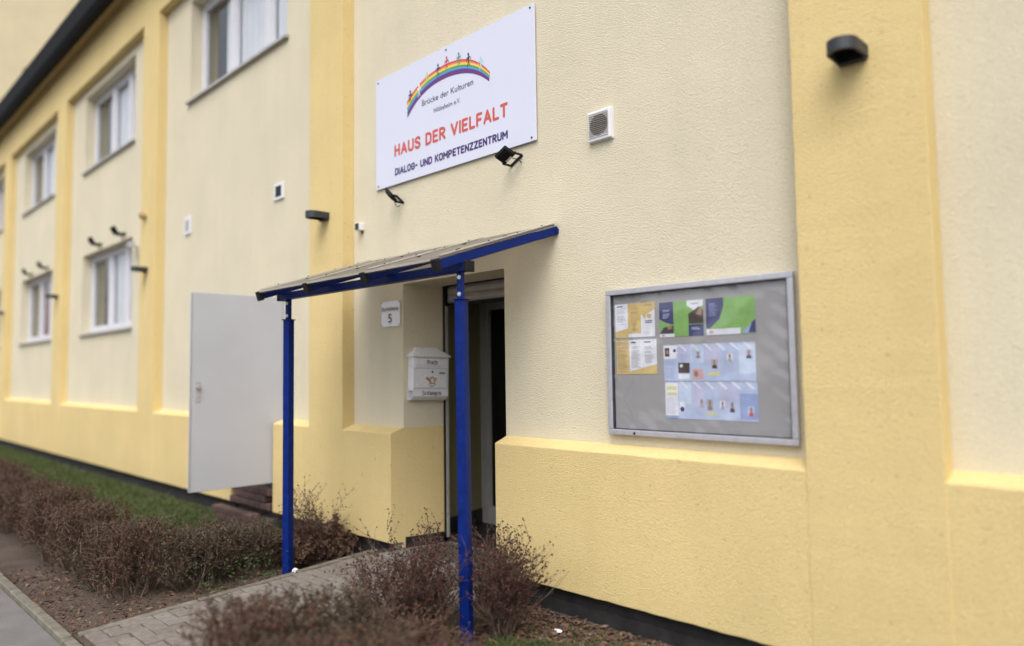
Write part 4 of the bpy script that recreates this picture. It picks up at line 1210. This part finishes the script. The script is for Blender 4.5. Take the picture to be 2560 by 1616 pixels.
poster('leaflet', -2.495, -2.197, RZ(.182), RZ(.391), 'green',
       [([(0, 1), (0, .52), (.14, .42), (.33, .52), (.33, 1)], 'navy'), ([(.14, .42), (.33, .34), (.33, .52)], 'navy'), ([(0, .10), (.10, .28), (.33, .32), (.33, .10)], 'darkphoto'), ([(.18, .28), (.26, .34), (.30, .24), (.2, .2)], 'skin'), ([(0, .10), (.07, .22), (.18, .10)], 'navy'), (rect(0, .345, .0, .09), 'white'), ([(.64, 1), (.64, .86), (.82, .70), (1, .84), (1, 1)], 'white'), ([(.67, .62), (.67, .34), (1, .34), (1, .70), (.92, .82)], 'darkphoto'), ([(.84, .60), (.96, .56), (.98, .74), (.92, .80)], 'skin'), (rect(.67, 1, .0, .32), 'navy')]
       + lines(.08, .25, .78, .52, 7, 'paleblue', 8, .4) + lines(.74, .93, .24, .12, 3, 'paleblue', 9, .5) + [(oval(.82, .90, .10, .025), 'grey'), (rect(.05, .12, .03, .06), 'red')],
       'navy and green leaflet with dark photo panels on the notice board')
poster('leaflet', -2.179, -1.880, RZ(.182), RZ(.391), 'green',
       [([(0, 1), (0, .2), (.06, .17), (.28, .42), (.37, .78), (.37, 1)], 'navy'), (rect(0, .70, .0, .16), 'white'), ([(.72, .02), (1, .36), (1, .02)], 'midblue'), ([(.86, .02), (.93, .30), (1, .36), (1, .02)], 'navy'), (oval(.10, .08, .05, .05), 'pink')] + lines(.06, .25, .86, .5, 10, 'midblue', 10, .35),
       'navy and bright green leaflet nearest the upper right of the notice board')
bl1 = [(rect(.0, .17, .62, .98), 'white'), (rect(.155, .30, .55, .92), 'lilac'), (rect(.31, .46, .5, .96), 'skyblue'), (rect(.48, .64, .45, .94), 'lilac'), (rect(.66, .82, .15, .9), 'paleblue'), (rect(.83, 1, .2, .95), 'midblue' if 0 else 'skyblue'),
       (rect(.015, .07, .68, .92), 'darkphoto'), (oval(.045, .80, .02, .06), 'skin'), (rect(.115, .145, .80, .88), 'navy'), (rect(.17, .30, .22, .50), 'darkphoto'), (rect(.19, .22, .38, .46), 'white'), (rect(.17, .30, .06, .19), 'white'), (rect(.33, .45, .05, .33), 'pink'), (oval(.37, .20, .025, .09), 'skin'), (oval(.575, .46, .035, .1), 'brown'), (oval(.945, .70, .035, .1), 'brown'), (rect(.50, .63, .16, .24), 'lemon')]
bl1 += lines(.015, .15, .58, .08, 14, 'midblue', 11, .25) + lines(.18, .29, .85, .56, 8, 'midblue', 12, .2) + lines(.33, .45, .85, .40, 10, 'paleblue', 13, .3) + lines(.68, .80, .8, .2, 12, 'lilac', 14, .3)
def portrait(cx, cy, w, h, bg, body):
    return [(rect(cx - w, cx + w, cy - h, cy + h), bg), ([(cx - w * .8, cy - h), (cx + w * .8, cy - h), (cx + w * .55, cy - h * .25), (cx - w * .55, cy - h * .25)], body), (oval(cx, cy + h * .2, w * .42, h * .48), 'skin'), (oval(cx, cy + h * .58, w * .45, h * .26), 'brown')]
bl1 = [b_ for b_ in bl1 if not (b_[1] == 'brown' and len(b_[0]) == 10)]
bl1 += portrait(.575, .46, .035, .12, 'grey', 'darkphoto') + portrait(.935, .70, .035, .12, 'lilac', 'navy') + portrait(.74, .62, .03, .1, 'white', 'grey') + portrait(.40, .72, .03, .1, 'paleblue', 'brown')
for k_ in range(6):
    bl1 += [([(.17 + k_ * .14, 1), (.21 + k_ * .14, 1), (.28 + k_ * .14, .82), (.26 + k_ * .14, .80)], 'white')]
poster('wide_poster', -2.472, -1.886, RZ(-.080), RZ(.134), 'paleblue', bl1, 'wide pale blue poster with small portraits, upper of the two on the notice board')
bl2 = [(rect(.0, .15, .08, .97), 'white'), (rect(.16, .30, .4, .95), 'skyblue'), (rect(.31, .45, .3, .9), 'lilac'), (rect(.46, .58, .3, .96), 'paleblue'), (rect(.60, .80, .3, .92), 'lilac'), (rect(.82, 1, .05, .7), 'midblue'), (rect(.0, .15, .0, .075), 'midblue'),
       (rect(.02, .135, .78, .88), 'lemon'), (rect(.02, .135, .63, .71), 'lemon'), (rect(.165, .225, .20, .46), 'white'), (oval(.195, .26, .026, .07), 'navy'), (oval(.195, .37, .013, .05), 'skin'), (oval(.415, .46, .025, .07), 'skin'), (oval(.505, .42, .03, .12), 'brown'), (oval(.74, .42, .028, .08), 'pink'), (oval(.74, .28, .034, .08), 'darkphoto'), (oval(.93, .24, .035, .1), 'red' if 0 else 'brown'), (rect(.46, .58, .13, .19), 'lemon')]
bl2 += lines(.015, .14, .55, .12, 10, 'lilac', 15, .3) + lines(.62, .78, .85, .5, 9, 'paleblue', 16, .3)
bl2 = [b_ for b_ in bl2 if not (b_[1] in ('brown', 'skin', 'pink', 'darkphoto') and len(b_[0]) == 10)]
bl2 += portrait(.415, .44, .03, .12, 'lilac', 'grey') + portrait(.505, .40, .032, .14, 'grey', 'brown') + portrait(.74, .36, .034, .14, 'paleblue', 'darkphoto') + portrait(.93, .26, .032, .12, 'paleblue', 'red') + portrait(.64, .40, .028, .11, 'white', 'midblue')
for k_ in range(6):
    bl2 += [([(.17 + k_ * .14, 1), (.21 + k_ * .14, 1), (.28 + k_ * .14, .82), (.26 + k_ * .14, .80)], 'white')]
poster('wide_poster', -2.467, -1.881, RZ(-.300), RZ(-.084), 'paleblue', bl2, 'wide pale blue poster with lemon boxes, lower of the two on the notice board')

# ------------------------------------------------------------------ shrubs
def grow(rr, p, d, length, rad, level, maxlev, out, buds, budn, clip, bud_s, wander=.25, budz=-1):
    """one twig: a few segments, side twigs leaving it, buds along it"""
    nseg = 4 if level == 0 else 3
    st = length / nseg
    for i in range(nseg):
        d = (d + Vector((rr.gauss(0, wander), rr.gauss(0, wander), rr.gauss(0, wander * .7) + .06))).normalized()
        q = p + d * st
        if clip and (q.z > clip[2] + rr.uniform(-.04, .03) or abs(q.x) > clip[0] + rr.uniform(-.03, .03) or abs(q.y) > clip[1] + rr.uniform(-.03, .03)):
            return
        r0 = rad * (1 - .7 * i / nseg); r1 = rad * (1 - .7 * (i + 1) / nseg)
        out.append((p, q, r0, r1))
        if (level >= 1 and p.z > budz) or (i >= 2 and p.z > budz):
            for _ in range(budn):
                t_ = rr.random()
                buds.append((p + (q - p) * t_, d, bud_s * rr.uniform(.6, 1.3)))
        if level < maxlev and (i > 0 or level > 0 or rr.random() < .5):
            for _ in range(2 if level == 0 else (2 if rr.random() < .6 else 1)):
                a = rr.uniform(.32, .85)
                side = d.orthogonal().normalized()
                side.rotate(Matrix.Rotation(rr.uniform(0, 6.283), 3, d))
                nd_ = (d * math.cos(a) + side * math.sin(a)).normalized()
                grow(rr, q, nd_, length * rr.uniform(.38, .62), max(.0017, r1 * .78), level + 1, maxlev, out, buds, budn, clip, bud_s, wander, budz)
        p = q
    buds.append((p, d, bud_s * 1.2))

def shrub_meshes(seed, stems, height, spread, maxlev, budn, bud_s, clip=None, base_r=.05, rad=.006, lean=(0, 0), budz=-1, wander=.25):
    rr = random.Random(seed)
    out, buds = [], []
    for s in range(stems):
        a = rr.uniform(0, 6.283); b = base_r * math.sqrt(rr.random())
        p = Vector((b * math.cos(a), b * math.sin(a), -.02))
        th_ = spread * math.sqrt(rr.random())
        a2 = a + rr.gauss(0, .6)
        d = Vector((math.sin(th_) * math.cos(a2) + lean[0], math.sin(th_) * math.sin(a2) + lean[1], math.cos(th_))).normalized()
        grow(rr, p, d, height * rr.uniform(.65, 1.0), rad * rr.uniform(.6, 1.2), 0, maxlev, out, buds, budn, clip, bud_s, wander, budz)
    tw = MB()
    for p, q, r0, r1 in out:
        d = (q - p)
        if d.length < 1e-5: continue
        d.normalize(); u = d.orthogonal().normalized(); w = d.cross(u)
        v = []
        for c, r in ((p, r0), (q, r1)):
            for k in range(3):
                an = k * 2.0944
                v.append(c + u * (r * math.cos(an)) + w * (r * math.sin(an)))
        tw.add(v, [(0, 1, 4, 3), (1, 2, 5, 4), (2, 0, 3, 5)])
    bd = MB()
    for p, d, s in buds:
        ax = Vector((rr.gauss(0, 1), rr.gauss(0, 1), rr.gauss(0, 1))).normalized()
        e1 = (d * .5 + ax).normalized(); e2 = e1.cross(Vector((rr.gauss(0, 1), rr.gauss(0, 1), rr.gauss(0, 1)))).normalized(); e3 = e1.cross(e2)
        w = s * rr.uniform(.35, .6)
        bd.add([p, p + e1 * s * .55 + e2 * w, p + e1 * s * 1.15, p + e1 * s * .55 - e2 * w + e3 * w * .4], [(0, 1, 2), (0, 2, 3)])
    return tw, bd

def make_shrub(name, loc, label, group, seed, budmat='bud', **kw):
    R_ = thing(name, loc, label, 'shrub', group)
    tw, bd = shrub_meshes(seed, **kw)
    WL_save = WL[R_.name]; WL[R_.name] = Vector((0, 0, 0))
    tag(tw.build('stems', M['twig'], R_, recalc=False))
    tag(bd.build('buds', M[budmat], R_, recalc=False))
    WL[R_.name] = WL_save
    return R_

# three open shrubs round the entrance
sr = make_shrub('bare_shrub', (-3.30, -.60, -.03), 'bare reddish shrub with many upright stems behind the blue post at the yellow base', None, 11, stems=40, height=.45, spread=.40, maxlev=2, budn=1, bud_s=.013, base_r=.065, rad=.0095, budz=.20, wander=.11)
stump = MB()
rr = random.Random(3)
for k in range(16):
    a = k * .3927; r = .035 * (1 + .35 * rr.random())
    stump.tube((-3.30 + r * math.cos(a), -.60 + r * math.sin(a), -.06), (-3.30 + r * .55 * math.cos(a), -.60 + r * .55 * math.sin(a), .055 + rr.uniform(-.015, .03)), .014, .009, 6)
stump.build('root_crown', plain('pale_bark', (.22, .165, .12), .9, var=.3, vscale=60, bump=.003, bscale=90), sr)
# the long stray branch reaching out over the yellow base
out_ = MB(); rr = random.Random(8)
p = Vector((-3.26, -.56, .06)); d = Vector((.62, .30, .60)).normalized()
br = [(p, d, .0045, 6)]
while br:
    p, d, r, n = br.pop()
    for k in range(n):
        d = (d + Vector((rr.gauss(0, .10), rr.gauss(0, .10), rr.gauss(0, .08) + .03))).normalized()
        q = p + d * .055
        out_.tube(p, q, r, r * .86, 4, caps=False); r *= .86
        if k in (2, 3, 4) and r > .0018 and n > 3:
            br.append((q, (d + Vector((rr.gauss(.1, .25), rr.gauss(0, .25), rr.uniform(.1, .6)))).normalized(), r * .8, n - 2))
        p = q
out_.build('stray_branch', M['twig'], sr, recalc=False)
make_shrub('bare_shrub', (-3.66, -1.02, -.04), 'broad bare shrub with dense dark red buds spilling over the paved path', None, 23, stems=40, height=.47, spread=.58, maxlev=2, budn=2, bud_s=.0115, base_r=.09, rad=.0085, budz=.13, wander=.12, lean=(-.12, .02))
make_shrub('bare_shrub', (-5.72, -.42, -.01), 'small thin bare shrub by the yellow base beside the far blue post', None, 37, stems=14, height=.46, spread=.42, maxlev=2, budn=1, bud_s=.011, budz=.2, base_r=.04, rad=.005)
make_shrub('leafy_shrub', (-5.78, -.50, -.01), 'low dense rust brown shrub at the foot of the thin bare shrub', None, 41, stems=30, height=.24, spread=.9, maxlev=2, budn=5, bud_s=.024, base_r=.12, rad=.004, budmat='litter')

# clipped hedges: a few grown specimens, copied along the lines
protos = []
for k, (sd_, bmt, hh) in enumerate(((101, 'hedgebud', .60), (102, 'hedgebud2', .58), (103, 'hedgebud', .63))):
    protos.append(dict(seed=sd_, budmat=bmt, stems=34, height=.60, spread=.58, maxlev=2, budn=4, bud_s=.0135, clip=(.27, .30, hh), base_r=.16, rad=.005))
hedge_roots = []
GH = 'clipped shrubs of the brown hedge along the pavement beyond the path'
LH = 'clipped reddish brown shrub of the hedge between lawn and pavement'
spots = []
rr = random.Random(77)
x_ = -6.05
while x_ > -21.5:
    y_ = -1.86 - .012 * (-6 - x_) * 0
    spots.append((x_, y_ + rr.uniform(-.04, .04), rr.uniform(.80, 1.08)))
    x_ -= rr.uniform(.37, .50)
first = {}
for i, (sx_, sy_, sc2) in enumerate(spots):
    k = rr.choice([0, 0, 2, 2, 1]) if sx_ < -6.6 else rr.choice([1, 2, 0])
    if k not in first:
        kw = dict(protos[k]); sd_ = kw.pop('seed'); bm2 = kw.pop('budmat')
        first[k] = make_shrub('hedge_shrub', (sx_, sy_, -.05), LH, GH, sd_, budmat=bm2, **kw)
        first[k].rotation_euler[2] = rr.choice([0, math.pi]); first[k].scale = (1, 1, sc2)
    else:
        copy_tree(first[k], (sx_, sy_, -.05), rr.choice([0, math.pi]), (1, 1, sc2))
# returning leg of that hedge along the path
GL2 = 'lower shrubs of the hedge leg beside the path and far blue post'
LL2 = 'low olive brown shrub of the hedge leg between paved path and lawn'
for sx_, sy_, sc2 in ((-5.86, -1.42, .80), (-5.92, -1.02, .74), (-6.15, -1.30, .72), (-6.25, -.85, .66)):
    o = copy_tree(first[1], (sx_, sy_, -.04), rr.choice([0, 1.57, math.pi]), (.95, .95, sc2))
    tag(o, LL2, 'shrub', GL2)
# hedge on the near side of the path
G3 = 'shrubs of the hedge on the notice board side of the path'
L3 = 'dense brown clipped shrub of the hedge on the notice board side of the path'
for n_, (sx_, sy_, sc2, k) in enumerate(((-3.28, -2.16, 1.02, 0), (-3.32, -1.80, .98, 1), (-3.30, -1.46, .62, 2), (-3.02, -2.14, .93, 1), (-3.02, -1.76, .80, 1), (-3.06, -1.40, .42, 0), (-2.66, -2.16, .95, 0), (-2.68, -1.78, .80, 2), (-3.40, -1.22, .34, 2), (-2.30, -2.14, .95, 1))):
    o = copy_tree(first[k], (sx_, sy_, -.05), rr.choice([0, math.pi]), (1.0, 1.0, sc2))
    tag(o, L3, 'shrub', G3)
for n_, (sx_, sy_, sz_) in enumerate(((-3.20, -1.02, .42), (-2.96, -1.02, .42), (-3.42, -1.06, .38))):
    pass

# ------------------------------------------------------------------ grass, weeds, litter
def blades(name, n, region, h0, h1, w, mat, seed, dens=None):
    rr = random.Random(seed); q = MB()
    x0, x1, y0, y1 = region
    while n > 0:
        x_, y_ = rr.uniform(x0, x1), rr.uniform(y0, y1)
        n -= 1
        if dens and rr.random() > dens(x_, y_): continue
        z_ = ground_z(x_, y_) - .008
        a = rr.uniform(0, 6.283); h = rr.uniform(h0, h1); ln = rr.uniform(.1, .9) * h
        dx, dy = math.cos(a), math.sin(a)
        a2 = rr.uniform(0, 6.283); wx, wy = w * math.cos(a2), w * math.sin(a2)
        q.add([(x_ - wx, y_ - wy, z_), (x_ + wx, y_ + wy, z_), (x_ + dx * ln * .4 + wx * .6, y_ + dy * ln * .4 + wy * .6, z_ + h * .65), (x_ + dx * ln, y_ + dy * ln, z_ + h)], [(0, 1, 2), (0, 2, 3)])
    return q.build(name, M[mat], recalc=False)
lawn_d = lambda x, y: 1.0 if mnoise.noise(Vector((x * 1.3, y * 1.9, 4))) > -.32 else .35
tag(blades('lawn', 52000, (-21.5, -6.9, -1.65, -.14), .035, .085, .0045, 'grass', 5, lawn_d), 'short green lawn between the hedge and the building', 'grass', kind='stuff')
edge_d = lambda x, y: max(0, min(1, (.0 + (-.42 - y) * 3.2 + .25 * mnoise.noise(Vector((x * 5, y * 5, 9)))))) if x > -3.25 else 0
tag(blades('grass_edge', 15000, (-3.25, -1.2, -1.5, -.14), .03, .075, .0022, 'grass', 6, lambda x, y: 1.0 if (x + 3.15) * .55 - (y + .52) + .1 * mnoise.noise(Vector((x * 6, y * 6, 9))) > .12 else .04), 'patch of green grass by the dark foundation and bare shrub', 'grass', kind='stuff')
def leaves(name, n, region, s0, s1, mat, seed, dens=None, lift=.0, zf=ground_z):
    rr = random.Random(seed); q = MB()
    x0, x1, y0, y1 = region
    for _ in range(n):
        x_, y_ = rr.uniform(x0, x1), rr.uniform(y0, y1)
        if dens and rr.random() > dens(x_, y_): continue
        z_ = zf(x_, y_) + .004 + rr.random() * lift
        s = rr.uniform(s0, s1)
        u = Vector((rr.gauss(0, 1), rr.gauss(0, 1), rr.gauss(0, .35))).normalized(); v = u.cross(Vector((rr.gauss(0, .4), rr.gauss(0, .4), 1))).normalized()
        w = u.cross(v)
        c = Vector((x_, y_, z_))
        q.add([c - u * s, c + v * s * .5 + w * s * rr.uniform(-.3, .3), c + u * s, c - v * s * .5 + w * s * rr.uniform(-.3, .3)], [(0, 1, 2), (0, 2, 3)])
    return q.build(name, M[mat], recalc=False)
bedd = lambda x, y: 0 if -5.30 < x < -3.66 else 1
tag(leaves('leaf_litter', 9000, (-7.6, -1.6, -2.38, -.09), .010, .024, 'litter', 12, bedd), 'dead brown leaves scattered over the planting beds', 'leaves', kind='stuff')
tag(leaves('fallen_leaves', 2600, (-3.7, -2.0, -1.2, -.09), .012, .026, 'litter', 13, None, .02), 'thicker dead leaves under the bare shrub by the yellow base', 'leaves', kind='stuff')
tag(leaves('weeds', 3800, (-8.2, -5.45, -2.05, -.5), .010, .024, 'weed', 14, lambda x, y: 1 if mnoise.noise(Vector((x * 2.4, y * 2.4, 1))) > .02 else 0, .22), 'green weeds growing through the brown hedge', 'weeds', kind='stuff')
tag(leaves('moss_tufts', 240, (-5.50, -5.25, -1.6, -.8), .006, .016, 'weed', 15, lambda x, y: 1 if mnoise.noise(Vector((x * 4, y * 4, 2))) > .1 else 0, .02, lambda x, y: path_z(y) - .01), 'small green tufts in the joint by the far blue post', 'weeds', kind='stuff')
# pebbles and crumbs on the bed
rr = random.Random(31); q = MB()
for _ in range(260):
    x_, y_ = rr.uniform(-3.6, -1.8), rr.uniform(-1.0, -.10)
    s = rr.uniform(.003, .009); z_ = ground_z(x_, y_) + s * .4
    q.add([(x_ + s, y_, z_), (x_, y_ + s, z_), (x_ - s, y_, z_), (x_, y_ - s, z_), (x_, y_, z_ + s * .8), (x_, y_, z_ - s)], [(0, 1, 4), (1, 2, 4), (2, 3, 4), (3, 0, 4), (1, 0, 5), (2, 1, 5), (3, 2, 5), (0, 3, 5)])
tag(q.build('pebbles', M['concrete']), 'small pale pebbles on the soil along the foundation', 'pebbles', kind='stuff')
# litter: crumpled dark plastic, bottle top
def crumple(name, c, s, mat, seed, label, cat):
    rr = random.Random(seed); bm = bmesh.new()
    bmesh.ops.create_icosphere(bm, subdivisions=2, radius=1)
    for v in bm.verts:
        k = 1 + .55 * mnoise.noise(v.co * 1.9 + Vector((seed, 0, 0))) + rr.uniform(-.12, .12)
        v.co = Vector((v.co.x * s[0] * k, v.co.y * s[1] * k, v.co.z * s[2] * k))
    me = bpy.data.meshes.new(name); bm.to_mesh(me); bm.free(); me.materials.append(mat)
    o = bpy.data.objects.new(name, me); COL.objects.link(o); o.location = c; WL[o.name] = Vector(c)
    return tag(o, label, cat)
crumple('plastic_scrap', (-3.03, -.60, -.005), (.035, .028, .022), plain('dark_blue_plastic', (.02, .03, .045), .35), 5, 'crumpled dark blue plastic scrap on the grass edge', 'litter')
crumple('paper_scrap', (-5.42, -.82, .03), (.018, .022, .03), M['paper'], 9, 'small crumpled white paper scrap at the foot of the far blue post', 'litter')
crumple('paper_scrap', (-3.43, -.72, .0), (.016, .016, .018), plain('pale_blue_plastic', (.45, .6, .72), .4), 14, 'small pale blue scrap on the soil beside the near blue post', 'litter')
crumple('paper_scrap', (-3.08, -.33, .0), (.03, .014, .008), M['paper'], 17, 'flat torn white paper scrap on the soil by the foundation', 'litter')
